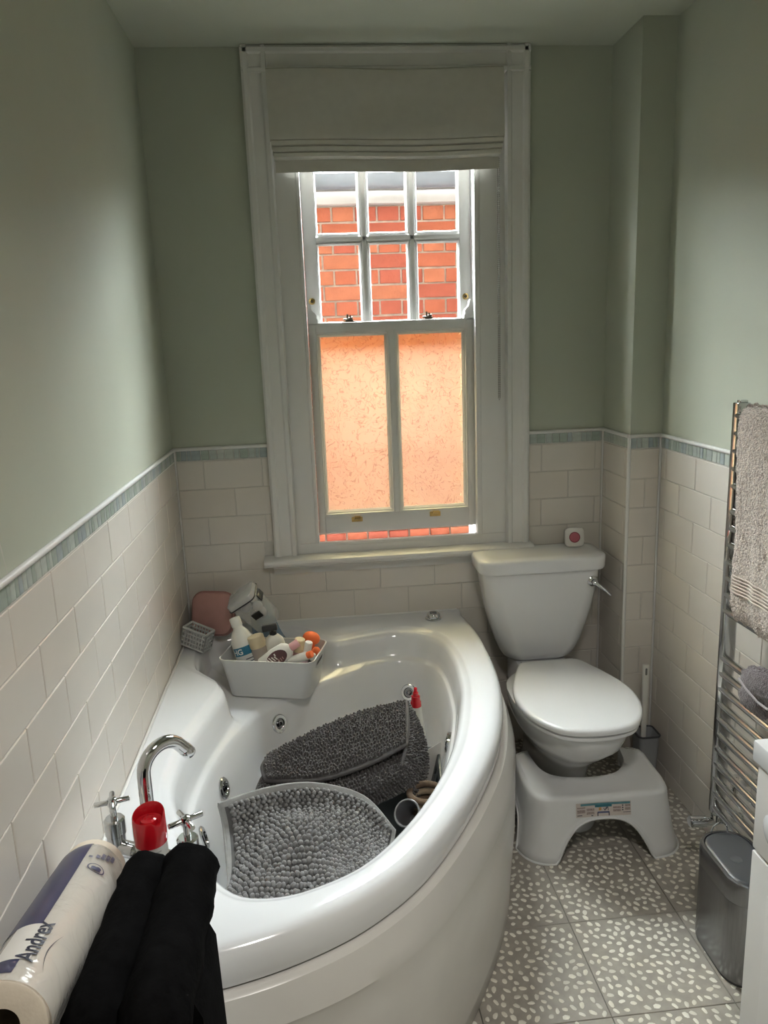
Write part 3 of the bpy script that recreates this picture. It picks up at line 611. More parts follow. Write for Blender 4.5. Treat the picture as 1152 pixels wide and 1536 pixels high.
for k in range(4):
    y0 = .001 + k * .1; n = 32
    prof = [(.0215, y0 + .098), (.0215, y0), (RRD - .004, y0), (RRD - .0015, y0 + .002), (RRD - .0015, y0 + .096), (RRD - .004, y0 + .098), (.0215, y0 + .098)]
    ro = MB().lathe(prof, n, Matrix.Rotation(-math.pi / 2, 4, 'X'), False, False).obj('toilet_roll', paper, pack)
    MB().lathe([(.0215, y0 + .002), (.0215, y0 + .096), (.0200, y0 + .096), (.0200, y0 + .002), (.0215, y0 + .002)], 24, Matrix.Rotation(-math.pi / 2, 4, 'X'), False, False).obj('cardboard_core', mat('cardboard', (.20, .15, .11), .9, noise=.1, nscale=50), ro)
PL_ = .405
def wrap_r(a, y):                              # loose film round the rolls: creased, pinched at the far end
    r = RRD + .0006 + .0014 * max(0, math.sin(3 * a + 11 * y)) * max(0, math.sin(17 * y + a))
    if math.cos(a - math.radians(-42)) > .2: r += .004 * (math.cos(a - math.radians(-42)) - .2)
    if y > PL_ - .045: r *= 1 - .55 * ((y - PL_ + .045) / .06) ** 2
    return r
def wrap_pt(a, y, off=0.0):
    r = wrap_r(a, y) + off; x, z = r * math.cos(a), r * math.sin(a); lim = -.0590
    return (max(x, lim), y, max(z, -RRD - .002))
def wrap_patch(a0, a1, y0, y1, off, na=14, ny=24):
    mb = MB(); mb.grid([[wrap_pt(a, y(a) if callable(y) else y, off) for a in np.linspace(a0, a1, na)] for y in np.linspace(y0, y1, ny)]); return mb
ys = list(np.linspace(.004, PL_ - .045, 40)) + list(np.linspace(PL_ - .04, PL_ + .012, 10))
mb = MB(); mb.rings([[wrap_pt(a, y) for a in np.linspace(0, 2 * math.pi, 49)[:-1]] for y in ys], True, False, True)
mb.obj('wrapper', film('clear_wrap', (.72, .70, .66), .55, .14), pack, 60)
D = math.radians
navy = mat('navy_print', (.013, .015, .070), .35, noise=.1, nscale=20, coat=.4)
wrap_patch(D(82), D(172), .128, PL_ - .002, .0007).obj('navy_band', navy, pack, 60); wrap_patch(D(82), D(172), .018, .046, .0007).obj('navy_band', navy, pack, 60)
# flare of white that breaks the band where the name stands
def flare(y): return D(112) + D(40) * (1 - abs((y - .075) / .028) ** 1.5 * .35) if abs(y - .075) < .03 else D(112)
wrap_patch(D(70), D(118), .046, .128, .0009, 12, 12).obj('name_panel', mat('panel_white', (.66, .64, .60), .35, coat=.4, noise=.02), pack, 60)
def text_mesh(body, size, off=0.0, sx=1.0):
    cu = bpy.data.curves.new('lettering', 'FONT'); cu.body = body; cu.size = size; cu.align_x = 'CENTER'; cu.align_y = 'CENTER'; cu.offset = off; cu.resolution_u = 4
    o = bpy.data.objects.new('tmp', cu); C.objects.link(o); dg = bpy.context.evaluated_depsgraph_get(); me = bpy.data.meshes.new_from_object(o.evaluated_get(dg))
    bm = bmesh.new(); bm.from_mesh(me); bmesh.ops.triangulate(bm, faces=bm.faces[:])
    for _ in range(2):
        le = [e for e in bm.edges if e.calc_length() > size * .22]
        if le: bmesh.ops.subdivide_edges(bm, edges=le, cuts=1); bmesh.ops.triangulate(bm, faces=bm.faces[:])
    vs = [(v.co.x * sx, v.co.y) for v in bm.verts]; bm.verts.index_update(); fs = [tuple(v.index for v in f.verts) for f in bm.faces]; bm.free()
    bpy.data.objects.remove(o); bpy.data.curves.remove(cu); bpy.data.meshes.remove(me); return vs, fs
ink = mat('dark_ink', (.012, .012, .03), .4, noise=.05)
def wrap_text(body, size, ac, yc, m, name='lettering', off=.0, sx=1.0, h=.0016):
    vs, fs = text_mesh(body, size, off, sx); mb = MB(); mb.add([wrap_pt(ac + v[1] / RRD, yc + v[0], h) for v in vs], fs); return mb.obj(name, m, pack, 0)
wrap_text('Andrex', .034, D(76), .087, ink, off=.0007, sx=.86)
sw = MB(); n = 20; sw.grid([[wrap_pt(D(46) + .16 * math.sin(math.pi * t) + s * .016 * (1 - abs(2 * t - 1)), .032 + .085 * t, .0016) for s in (-1, 1)] for t in np.linspace(0, 1, n)]); sw.obj('swoosh', ink, pack, 0)
em = MB(); n = 24; cy_, ca = .300, D(55)
def oval(r1, r2): return [[wrap_pt(ca + r * math.sin(t) / RRD * .75, cy_ + r * .62 * math.cos(t), .0016) for t in np.linspace(0, 2 * math.pi, n)] for r in (r1, r2)]
A = oval(.017, .0198); em.rings(A, False, False, False); em.obj('round_emblem', navy, pack, 0)
em = MB()
for (da, dy, ra, ry) in ((.05, 0, .006, .004), (-.06, .001, .005, .005), (.0, -.004, .009, .003)):
    em.add([wrap_pt(ca + da, cy_ + dy, .0016)] + [wrap_pt(ca + da + ra / RRD * math.sin(t), cy_ + dy + ry * math.cos(t), .0016) for t in np.linspace(0, 2 * math.pi, 12)[:-1]], [(0, k, k % 11 + 1) for k in range(1, 12)])
em.obj('emblem_mark', navy, pack, 0)
for k, (a, y, w) in enumerate(((73, .325, .010), (62, .328, .020), (54, .332, .030), (46, .336, .030), (38, .342, .030))):
    q = MB(); q.grid([[wrap_pt(D(a) + s * .055, y + t, .0016) for s in (-1, 1)] for t in np.linspace(0, w * .55, 5)]); q.obj('small_print', mat('print_blue_grey', (.16, .16, .24), .4, noise=.5, nscale=260), pack, 0)

velv = mat('black_corduroy', (.0045, .0045, .0048), .9, noise=.4, nscale=40, bump=.5, bscale=120, spec=.03, bdist=.003)
blk = thing('black_trousers', 'black trousers folded in two thick folds over the hamper, beside the toilet rolls', 'trousers', (.22, -1.75, HT))
def fold(x0, ztop, w, y_far, y_near, drop, hang):
    """a soft rolled leg lying towards the camera, then hanging off"""
    R = []
    n = 20
    ctr = cr([(x0[0], y_far, ztop - w * .9), (x0[0] * .7 + x0[1] * .3, y_far - .05, ztop - w * .95 - drop * .25), (x0[0] * .4 + x0[1] * .6, (y_far + y_near) / 2, ztop - w - drop * .6), (x0[1], y_near, ztop - w - drop), (x0[1] + .004, y_near - .035, ztop - w - drop - .05), (x0[1] + .006, y_near - .04, ztop - w - drop - .16), (x0[1] + .006, y_near - .035, hang)], 5)
    m = len(ctr)
    for i, c in enumerate(ctr):
        t = (ctr[min(i + 1, m - 1)] - ctr[max(i - 1, 0)]); t = Vector(t).normalized(); u = Vector((1, 0, 0)); v = u.cross(t).normalized()
        f = min(1, .35 + i * .35) if i < 3 else 1
        R.append([tuple(Vector(c) + u * (math.cos(a) * w * .82 * f * (1 + .05 * math.sin(5 * a + i) + .05 * math.sin(2 * a + i * 1.7) + RNG.normal(0, .012))) + v * (math.sin(a) * w * f * (1 + .05 * math.sin(3 * a + i * .9) + .04 * math.sin(7 * a + i * .6) + RNG.normal(0, .012)))) for a in [2 * math.pi * k / n for k in range(n)]])
    return MB().rings(R)
for nm, args in (('folded_leg', ((.176, .158), .749, .053, -1.545, -1.83, .01, .30)), ('folded_leg', ((.243, .238), .760, .056, -1.55, -1.84, .005, .26))):
    o = fold(*args).obj(nm, velv, blk, 70); o.location = -Vector(blk.location)
o = MB().rings([[(x, y, z) for x, z in ((.132, HT + .001), (.165, HT + .055), (.22, HT + .085), (.268, HT + .075), (.290, HT + .02), (.297, .30), (.291, .30), (.290, HT + .001))] for y in (-1.655, -1.67, -1.72, -1.78, -1.81)]).obj('waistband_fold', velv, blk, 70); o.location = -Vector(blk.location)

# ------------------------------------------------------------------ storage tub on the corner seat and what is in it
BM = Matrix.Translation((.172, -.400, .4685)) @ Matrix.Rotation(math.radians(-15.5), 4, 'Z')      # local: x along the front, y into the corner
tubm = mat('grey_white_tub', (.60, .605, .60), .35, noise=.02)
box = thing('storage_tub', 'pale grey plastic storage tub of toiletries on the corner seat of the bath', 'storage tub', BM.translation)
def BL_(mb, n, m, par, sm=40, **k):
    o = mb.obj(n, m, par, sm, **k); o.matrix_local = Matrix.Translation(-par.matrix_basis.translation) @ BM; return o
BWd, BDp, BHt = .262, .165, .128
def brim(z, t=0, lean=.0):
    f = z / BHt; w = BWd + .046 * f - 2 * t; d = BDp + .030 * f - 2 * t; return xyz(rr(w, d, .028 - t, 7, BWd / 2, BDp / 2), z)
mb = MB(); mb.rings([brim(.0), brim(.004), brim(BHt * .3), brim(BHt * .6), brim(BHt - .006), brim(BHt - .006, -.003), brim(BHt, -.003), brim(BHt, .0015), brim(BHt - .006, .002), brim(.006, .002), brim(.003, .012)], True, True, True)
BL_(mb, 'tub_body', tubm, box)
slot = MB(); 
def slotring(w, h, x): return [(x + .0235 * ((BHt - .030 + p[1]) / BHt) , BDp / 2 + p[0], BHt - .030 + p[1]) for p in rr(w, h, .008, 5)]
slot.rings([slotring(.084, .026, BWd + .0012), slotring(.084, .026, BWd + .0020), slotring(.074, .016, BWd + .0020)], True, False, False)
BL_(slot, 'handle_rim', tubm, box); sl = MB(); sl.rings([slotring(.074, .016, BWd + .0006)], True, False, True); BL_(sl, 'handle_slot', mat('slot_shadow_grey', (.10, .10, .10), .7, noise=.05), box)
def item(name, label, cat, p, tilt=(0, 0), spin=0.0, group=None):
    t = thing(name, label, cat, (0, 0, 0), group); t.matrix_basis = BM @ Matrix.Translation(p) @ Matrix.Rotation(math.radians(tilt[0]), 4, 'Y') @ Matrix.Rotation(math.radians(tilt[1]), 4, 'X') @ Matrix.Rotation(spin, 4, 'Z'); return t
def lo(p, n=20): return MB().lathe(p, n)
wpl = mat('white_bottle_plastic', (.70, .69, .64), .3, noise=.02); cream = mat('cream_cap', (.60, .50, .33), .35, noise=.04); teal = mat('teal_label', (.018, .16, .27), .4, noise=.08)
orange = mat('orange_foam', (.78, .16, .045), .8, noise=.08, bump=.2, bscale=300); pinkp = mat('pink_plastic', (.62, .34, .36), .35, noise=.05); maroon = mat('maroon_label', (.085, .03, .035), .4, noise=.15)
it = item('cleaner_bottle', 'white cleaner bottle with a blue label leaning in the left end of the storage tub', 'bottle', (.070, .076, .014), (-18, -4), -1.45); it.scale = (1.08, 1.08, 1.08)
lo([(.034, 0), (.036, .004), (.036, .125), (.034, .140), (.024, .165), (.015, .178), (.014, .186)]).obj('bottle_body', wpl, it); lo([(.0165, .183), (.0165, .207), (.0145, .210)]).obj('bottle_cap', wpl, it)
def label_arc(r, a0, a1, z0, z1, lean=0, n=16): return MB().grid([[(r * math.cos(a), r * math.sin(a), z + lean * (a - a0)) for a in np.linspace(a0, a1, n)] for z in (z0, z1)])
label_arc(.0364, -.9, 1.1, .098, .124).obj('label_band', teal, it, 60); label_arc(.0364, -.9, 1.1, .045, .097).obj('label_panel', mat('label_white', (.62, .63, .63), .4, noise=.04), it, 60)
vs, fs = text_mesh('HG', .024, .0006); MB().add([(.0369 * math.cos(-.42 + v[0] / .0364), .0369 * math.sin(-.42 + v[0] / .0364), .110 + v[1]) for v in vs], fs).obj('lettering', mat('print_white', (.75, .75, .75), .4, noise=.02), it, 0)
for k in range(3): label_arc(.0368, .10 + .06 * k, .85, .084 - k * .009, .087 - k * .009).obj('label_line', mat('label_ink', (.05, .05, .09), .5, noise=.1), it, 60)
for k, (p, tl, lb) in enumerate((((.112, .072, .024), (-14, 0), 'clear toiletry bottle with a wide cream cap, left of the oval labelled bottle'), )):
    it = item('shampoo_bottle', lb, 'bottle', p, tl); lo([(.026, 0), (.027, .003), (.027, .115), (.022, .125)]).obj('bottle_body', film('clear_bottle', (.50, .42, .38), .62, .15), it); lo([(.026, .120), (.027, .123), (.027, .156), (.025, .158)]).obj('bottle_cap', cream, it)
it = item('lotion_bottle', 'white lotion bottle with a black pump behind the cream capped bottle', 'bottle', (.138, .100, .026), (-4, 2), .4)
mb = MB(); mb.rings([xyz(rr(.066, .040, .018), 0), xyz(rr(.068, .042, .018), .004), xyz(rr(.068, .042, .018), .112), xyz(rr(.060, .038, .017), .132), xyz(rr(.036, .028, .013), .146), xyz(rr(.024, .022, .01), .150)]); mb.obj('bottle_body', mat('lotion_white', (.68, .66, .60), .35, noise=.02), it)
MB().lathe([(.012, .149), (.012, .158), (.005, .159), (.005, .168)], 16).box(-.034, .016, -.010, .010, .164, .184, .004).obj('pump_head', black, it)
it = item('oval_bottle', 'white oval bottle with a dark striped label lying at the front of the storage tub', 'bottle', (.156, .034, .122), (58, -24), 0)
E1 = lambda w, d, z: [(w * math.cos(a), d * math.sin(a), z) for a in np.linspace(0, 2 * math.pi, 25)[:-1]]
MB().rings([E1(.026, .014, -.055), E1(.030, .017, -.050), E1(.033, .019, 0), E1(.030, .017, .036), E1(.020, .013, .048), E1(.014, .011, .052)]).obj('bottle_body', wpl, it)
mb = MB(); mb.lathe([(.0125, .050), (.0135, .053), (.0135, .080), (.012, .082)], 18); mb.obj('bottle_cap', pinkp, it)
def oval_pt(x, z, h=.0006): return (x, -(.019 + .0008) * math.sqrt(max(0, 1 - (x / .033) ** 2)) - h, z)
mb = MB(); mb.add([oval_pt(0, -.002)] + [oval_pt(.0235 * math.cos(a), -.002 + .036 * math.sin(a)) for a in np.linspace(0, 2 * math.pi, 25)[:-1]], [(0, k, k % 24 + 1) for k in range(1, 25)]); mb.obj('oval_label', maroon, it, 60)
for k in range(4):
    mb = MB(); mb.grid([[oval_pt(x, z + x * .3, .0012) for x in np.linspace(-.019 + k * .003, .003, 6)] for z in (-.026 + k * .0075, -.0225 + k * .0075)]); mb.obj('label_stripe', wpl, it, 60)
for k in range(3):
    mb = MB(); mb.grid([[oval_pt(x, z, .0012) for x in np.linspace(.004, .017 - k * .002, 5)] for z in (.0 + k * .007, .003 + k * .007)]); mb.obj('label_line', mat('label_rose', (.42, .24, .22), .5, noise=.1), it, 60)
it = item('sponge', 'larger orange make-up sponge standing at the back right of the storage tub', 'sponge', (.240, .125, .128), (12, 0)); MB().ell((0, 0, .026), (.029, .024, .022), 18, 10).rings([[(r * math.cos(a), r * math.sin(a) * .85, z) for a in np.linspace(0, 2 * math.pi, 17)[:-1]] for r, z in ((.020, -.030), (.018, -.01), (.014, .015))]).obj('sponge_body', orange, it, 60)
it = item('sponge', 'smaller orange make-up sponge tucked below the larger one by the tub handle', 'sponge', (.268, .085, .112), (14, 6)); MB().ell((0, 0, .012), (.014, .013, .018), 14, 8).obj('sponge_body', orange, it, 60)
it = item('hand_cream_tube', 'pale pink tube with a tall white cap at the right end of the storage tub', 'tube', (.224, .056, .030), (14, 2)); lo([(.020, 0), (.021, .06), (.019, .098), (.013, .106)]).obj('tube_body', mat('tube_pink', (.66, .47, .50), .35, noise=.1, nscale=60), it); lo([(.0125, .104), (.0125, .142), (.011, .145)]).obj('tube_cap', wpl, it)
it = item('cream_cap_bottle', 'small bottle with a pale yellow cap behind the oval labelled bottle', 'bottle', (.196, .086, .028), (10, 2)); lo([(.021, 0), (.022, .09), (.016, .10)]).obj('bottle_body', mat('rose_bottle', (.50, .30, .28), .3, noise=.08), it); lo([(.0165, .098), (.0172, .101), (.0172, .140), (.0155, .142)]).obj('bottle_cap', mat('pale_yellow_cap', (.66, .56, .36), .35, noise=.04), it)
it = item('small_bottle', 'little white bottle with an orange cap at the front right corner of the storage tub', 'bottle', (.222, .038, .118), (66, 10)); lo([(.0135, -.03), (.014, 0), (.014, .035), (.010, .042)]).obj('bottle_body', wpl, it); lo([(.0112, .041), (.0112, .056), (.009, .058)]).obj('bottle_cap', orange, it)
it = item('small_bottle', 'dark little bottle between the pink tube and the tub handle', 'bottle', (.252, .040, .034), (12, 0)); lo([(.013, 0), (.0135, .075), (.009, .085)]).obj('bottle_body', black, it); lo([(.0095, .084), (.0095, .102), (.008, .104)]).obj('bottle_cap', wpl, it)

# things heaped in the corner behind the tub
seat_z = .464
pk = thing('pink_toiletry_bag', 'dusty pink padded toiletry bag standing in the corner behind the storage tub', 'bag', (.098, -.118, .563))
pm = mat('dusty_pink_fabric', (.44, .245, .225), .7, noise=.06, nscale=30, bump=.2, bscale=300)
Mp = Matrix.Rotation(math.radians(-14), 4, 'Z') @ Matrix.Rotation(math.radians(-16), 4, 'X')
def yring(w, h, r, y, cz=.083): return [(Mp @ Vector((p[0], y, p[1] + cz)))[:] for p in rr(w, h, r, 6)]
MB().rings([yring(.125, .125, .03, -.030), yring(.142, .142, .036, -.026), yring(.150, .150, .04, -.012), yring(.150, .150, .04, .012), yring(.142, .142, .036, .022)]).obj('bag_body', pm, pk)
MB().tube([(Mp @ Vector((p[0], -.013, p[1] + .083)))[:] for p in rr(.1515, .1515, .04, 6)], .0025, 8, True).obj('piping', mat('pink_piping', (.36, .19, .175), .6, noise=.05), pk)
cad = thing('perforated_caddy', 'small pale perforated plastic basket tilted against the left wall beside the pink bag', 'basket', (.056, -.205, .600))
cm = mat('pale_grey_plastic', (.50, .51, .50), .4, noise=.05)
Mc = Matrix.Rotation(math.radians(-24), 4, 'Z') @ Matrix.Rotation(math.radians(16), 4, 'Y')
W_, D_, H_ = .088, .052, .062
lat = MB(); 
def bar(p, q, t=.0034): lat.tube([(Mc @ Vector(p))[:], (Mc @ Vector(q))[:]], t, 6)
for zz in np.linspace(-H_ / 2, H_ / 2, 5):
    c = [(-W_ / 2, -D_ / 2, zz), (W_ / 2, -D_ / 2, zz), (W_ / 2, D_ / 2, zz), (-W_ / 2, D_ / 2, zz)]
    for k in range(4): bar(c[k], c[(k + 1) % 4], .0044 if zz > .03 or zz < -.03 else .0034)
for xx in np.linspace(-W_ / 2, W_ / 2, 9): bar((xx, -D_ / 2, -H_ / 2), (xx, -D_ / 2, H_ / 2)); bar((xx, D_ / 2, -H_ / 2), (xx, D_ / 2, H_ / 2))
for yy in np.linspace(-D_ / 2, D_ / 2, 5): bar((-W_ / 2, yy, -H_ / 2), (-W_ / 2, yy, H_ / 2)); bar((W_ / 2, yy, -H_ / 2), (W_ / 2, yy, H_ / 2))
lat.obj('lattice', cm, cad); MB().box(-W_ / 2, W_ / 2, -D_ / 2, D_ / 2, -H_ / 2 - .002, -H_ / 2 + .001, M=Mc).obj('caddy_base', cm, cad)
cl = thing('clear_organiser_box', 'clear plastic organiser box with black clips tilted on top of the heap in the corner', 'box', (.247, -.19, .690))
clm = film('clear_box_plastic', (.75, .78, .80), .28, .1)
Mo = Matrix.Rotation(math.radians(-18), 4, 'Z') @ Matrix.Rotation(math.radians(-33), 4, 'Y') @ Matrix.Rotation(math.radians(24), 4, 'X')
def oring(w, d, r, z): return [(Mo @ Vector((p[0], p[1], z)))[:] for p in rr(w, d, r, 5)]
MB().rings([oring(.086, .066, .014, -.085), oring(.092, .072, .014, -.075), oring(.100, .080, .014, .045), oring(.097, .077, .012, .045), oring(.088, .068, .012, -.072)], True, True, False).obj('box_body', clm, cl)
MB().rings([oring(.106, .086, .016, .042), oring(.108, .088, .016, .048), oring(.104, .084, .016, .064), oring(.090, .070, .012, .068)]).obj('box_lid', film('clear_lid_plastic', (.72, .74, .75), .55, .12), cl)
MB().tube([(Mo @ Vector((p[0], p[1], .046)))[:] for p in rr(.110, .090, .017, 5)], .0022, 8, True).obj('seal', black, cl)
for sx in (-1, 1): MB().box(sx * .012 - .018, sx * .012 + .018, -.0425, -.038, -.030, -.004, .003, Mo).obj('clip', black, cl) if sx > 0 else MB().box(.052, .057, -.022, .022, .010, .036, .003, Mo).obj('clip', black, cl)
inn = MB()
for k, (x, y, z, r) in enumerate(((-.022, .006, .010, .020), (.020, -.008, -.004, .018), (.0, .010, -.042, .020), (-.012, -.010, -.030, .016), (.022, .010, .022, .016))): inn.ell((Mo @ Vector((x, y, z)))[:], (r, r * .9, r * 1.05), 10, 6)
inn.obj('cotton_pads', mat('cotton_white', (.66, .66, .66), .8, noise=.1, nscale=60, bump=.4), cl)
bagm = thing('blue_plastic_pouch', 'translucent blue plastic pouch slumped behind the white lotion bottle', 'pouch', (.318, -.135, .466))
G1 = patch([[(-.085, .02, .235), (-.04, .03, .225), (-.01, .03, .195)], [(-.085, -.005, .15), (-.03, -.02, .145), (.012, .0, .12)], [(-.08, -.01, .06), (-.01, -.03, .06), (.055, -.005, .05)], [(-.075, .0, .001), (.0, -.02, .001), (.085, .0, .001)]], 6, 6)
mb = MB(); slab(mb, G1, .006); mb.obj('pouch_sheet', film('blue_film', (.16, .25, .34), .62, .2), bagm)

# ------------------------------------------------------------------ mats and odds and ends heaped in the bath
def chenille(name, label, rows, pu, pv, thick, pitch, rad, m_base, m_pile, hem, hemm, extra=(), tall=1.0, fold=0.0):
    root = thing(name, label, 'bath mat', tuple(float(v) for v in rows[len(rows) // 2][len(rows[0]) // 2]))
    org = np.array(root.location)
    for idx, rws in enumerate([rows] + list(extra)):
        Gm = patch(rws, pu, pv); A, nrm = None, None
        if fold:
            Ga = np.array(Gm); ng = gnorm(Gm); uu, vv = np.meshgrid(np.linspace(0, 1, Ga.shape[1]), np.linspace(0, 1, Ga.shape[0])); ng *= np.sign(ng[..., 2:3].mean())
            Ga += ng * (fold * np.sin(2 * np.pi * (1.5 * uu + 1.1 * vv) + .6) * np.clip(vv * 3, 0, 1))[..., None] + ng * (fold * .6 * np.sin(2 * np.pi * (2.6 * uu - 1.7 * vv)) * np.clip(vv * 2.5, 0, 1))[..., None]; Gm = Ga.tolist()
        mb = MB(); A, nrm = slab(mb, Gm, thick); o = mb.obj('mat_backing', m_base, root, 60); o.location = -root.location
        r, c = A.shape[:2]; pile = MB(); V = []; F = []
        lu = np.linalg.norm(np.diff(A, axis=1), axis=2).mean(0).sum(); lv = np.linalg.norm(np.diff(A, axis=0), axis=2).mean(1).sum()
        nu, nv = int(lu / pitch), int(lv / pitch); hu, hv = (hem / lu, hem / lv) if idx == 0 else (.01, .01)
        for i in range(nv):
            for j in range(nu):
                fu = ((j + .5 + (.5 if i % 2 else 0) * .6) / nu + RNG.normal(0, .06) / nu); fv = (i + .5 + RNG.normal(0, .06)) / nv
                if not (hu < fu < 1 - hu and hv < fv < 1 - hv): continue
                x, y = fu * (c - 1), fv * (r - 1); i0, j0 = min(int(y), r - 2), min(int(x), c - 2); a, b = y - i0, x - j0
                p = (A[i0, j0] * (1 - a) * (1 - b) + A[i0 + 1, j0] * a * (1 - b) + A[i0, j0 + 1] * (1 - a) * b + A[i0 + 1, j0 + 1] * a * b); n = nrm[i0, j0]
                R = []; s = rad * (1 + RNG.uniform(-.18, .2)); t1 = np.cross(n, (0.3, .9, .1)); t1 /= np.linalg.norm(t1); t2 = np.cross(n, t1); ln = (RNG.uniform(-.35, .35) * tall, RNG.uniform(-.35, .35) * tall)
                base = len(V)
                for h, q in ((0, .85), (.75 * tall, 1.0), (1.45 * tall, .72)):
                    for k in range(6):
                        w = k * math.pi / 3; V.append(p + n * (h * s) + t1 * (math.cos(w) * s * q + ln[0] * h * s * .5) + t2 * (math.sin(w) * s * q + ln[1] * h * s * .5))
                V.append(p + n * s * (1.45 * tall + .3) + t1 * ln[0] * s * .8 + t2 * ln[1] * s * .8)
                for lv_ in range(2):
                    for k in range(6): F.append((base + lv_ * 6 + k, base + lv_ * 6 + (k + 1) % 6, base + lv_ * 6 + 6 + (k + 1) % 6, base + lv_ * 6 + 6 + k))
                for k in range(6): F.append((base + 12 + k, base + 12 + (k + 1) % 6, base + 18))
        pile.v = [tuple(map(float, v - org)) for v in V]; pile.f = F
        me = bpy.data.meshes.new('chenille_pile'); me.from_pydata(pile.v, [], pile.f); me.polygons.foreach_set('use_smooth', [True] * len(me.polygons)); me.materials.append(m_pile)
        link('chenille_pile', me, root, kind='stuff')
        ed = [A[0, j] for j in range(c)] + [A[i, -1] for i in range(1, r)] + [A[-1, j] for j in range(c - 2, -1, -1)] + [A[i, 0] for i in range(r - 2, 0, -1)]
        en = [nrm[0, j] for j in range(c)] + [nrm[i, -1] for i in range(1, r)] + [nrm[-1, j] for j in range(c - 2, -1, -1)] + [nrm[i, 0] for i in range(r - 2, 0, -1)]
        MB().tube([tuple(p - n * thick * .5 - org) for p, n in zip(ed, en)], thick * .75, 8, True).obj('hem', hemm, root, 60)
        if idx == 0 and hem > .015:
            q = max(1, int(round(hem * 1.25 / lv * (r - 1)))); w = max(1, int(round(hem * .8 / lu * (c - 1))))
            bd = MB(); bd.grid((A[:q + 1] + nrm[:q + 1] * .0035 - org).tolist()); bd.grid((A[:, :w + 1] + nrm[:, :w + 1] * .003 - org).tolist()); bd.grid((A[:, -w - 1:] + nrm[:, -w - 1:] * .003 - org).tolist()); bd.obj('hem_band', hemm, root, 60)
    return root
lgk = mat('light_grey_backing', (.10, .10, .10), .95, noise=.1, nscale=80)
lgb = mat('light_grey_weave', (.27, .27, .265), .9, noise=.1, nscale=80, bump=.3, bscale=300); lgp = mat('light_grey_chenille', (.20, .20, .20), .95, noise=.22, nscale=35, sheen=.2)
L0 = [(.223, -1.10, .530), (.319, -1.04, .520), (.437, -1.0, .500), (.559, -.995, .450), (.629, -1.05, .385)]
L1 = [(.235, -1.13, .480), (.330, -1.075, .472), (.444, -1.045, .452), (.552, -1.05, .408), (.618, -1.085, .366)]
L2 = [(.250, -1.235, .445), (.338, -1.185, .476), (.442, -1.165, .474), (.534, -1.165, .428), (.602, -1.175, .378)]
L3 = [(.245, -1.335, .470), (.335, -1.31, .470), (.421, -1.31, .478), (.500, -1.29, .455), (.567, -1.275, .425)]
L4 = [(.262, -1.405, .475), (.335, -1.415, .470), (.418, -1.392, .440), (.494, -1.345, .430), (.548, -1.305, .420)]
chenille('chenille_bath_mat', 'light grey chenille bath mat with woven hem draped over the heap in the bath', [L0, L1, L2, L3, L4], 8, 8, .006, .0110, .0057, lgk, lgp, .020, lgb, fold=.007, tall=1.15)
dgb = mat('dark_grey_weave', (.058, .053, .053), .9, noise=.1, nscale=80, bump=.3, bscale=300); dgp = mat('dark_grey_chenille', (.062, .056, .056), .95, noise=.25, nscale=35, sheen=.25)
D0 = [(.31, -.80, .468), (.438, -.72, .490), (.575, -.66, .508), (.715, -.625, .516)]
D1 = [(.302, -.85, .472), (.440, -.81, .492), (.576, -.76, .504), (.706, -.72, .508)]
D2 = [(.313, -.90, .462), (.445, -.92, .462), (.577, -.88, .470), (.690, -.82, .486)]
E0 = [(.302, -.86, .448), (.440, -.86, .446), (.576, -.82, .450), (.706, -.76, .460)]
E1_ = [(.290, -.92, .440), (.444, -.945, .434), (.573, -.915, .436), (.690, -.855, .444)]
E2_ = [(.292, -.95, .400), (.444, -.965, .385), (.573, -.94, .385), (.690, -.88, .390)]
F0 = [(.712, -.628, .512), (.712, -.72, .502), (.694, -.815, .480), (.672, -.87, .450)]
F1 = [(.738, -.640, .46), (.744, -.72, .450), (.722, -.82, .425), (.690, -.885, .400)]
F2 = [(.748, -.650, .39), (.756, -.73, .370), (.726, -.835, .352), (.684, -.90, .340)]
chenille('chenille_bath_mat', 'dark grey chenille bath mat folded in layers behind the light grey one', [D0, D1, D2], 8, 8, .008, .0092, .0037, dgb, dgp, .010, dgb, tall=1.7, extra=[[E0, E1_, E2_], [F0, F1, F2]])
# crate that carries the mats
crm = mat('dark_green_grey_plastic', (.045, .055, .055), .4, noise=.08)
cr8 = thing('plastic_crate', 'dark slate plastic crate standing in the bath under the dark grey mat', 'crate', (.622, -.742, .112))
def crt(mb, n, m=crm):
    mb.v = [(x * (.62 + .38 * (z - .12) / .258), y * (.66 + .34 * (z - .12) / .258), z) for x, y, z in mb.v]
    o = mb.obj(n, m, cr8); o.matrix_local = Matrix.Translation((0, 0, -.112)) @ Matrix.Rotation(math.radians(-6), 4, 'Z'); return o
cw, cdp, z0, z1 = .34, .21, .120, .374
for sx in (-1, 1):
    crt(MB().box(sx * cw / 2 - .004, sx * cw / 2 + .004, -cdp / 2, cdp / 2, z0, z1 - .05).box(sx * cw / 2 - .004, sx * cw / 2 + .004, -cdp / 2, cdp / 2, z1 - .022, z1, .002).box(sx * cw / 2 - .004, sx * cw / 2 + .004, -cdp / 2, -cdp / 2 + .06, z1 - .051, z1 - .02).box(sx * cw / 2 - .004, sx * cw / 2 + .004, cdp / 2 - .06, cdp / 2, z1 - .051, z1 - .02).box(sx * cw / 2 - .004, sx * cw / 2 + .004, -.012, .012, z1 - .051, z1 - .02), 'crate_side')
for sy in (-1, 1): crt(MB().box(-cw / 2, cw / 2, sy * cdp / 2 - .004, sy * cdp / 2 + .004, z0, z1, .002), 'crate_side')
crt(MB().box(-cw / 2, cw / 2, -cdp / 2, cdp / 2, z0 - .006, z0 + .006), 'crate_base')
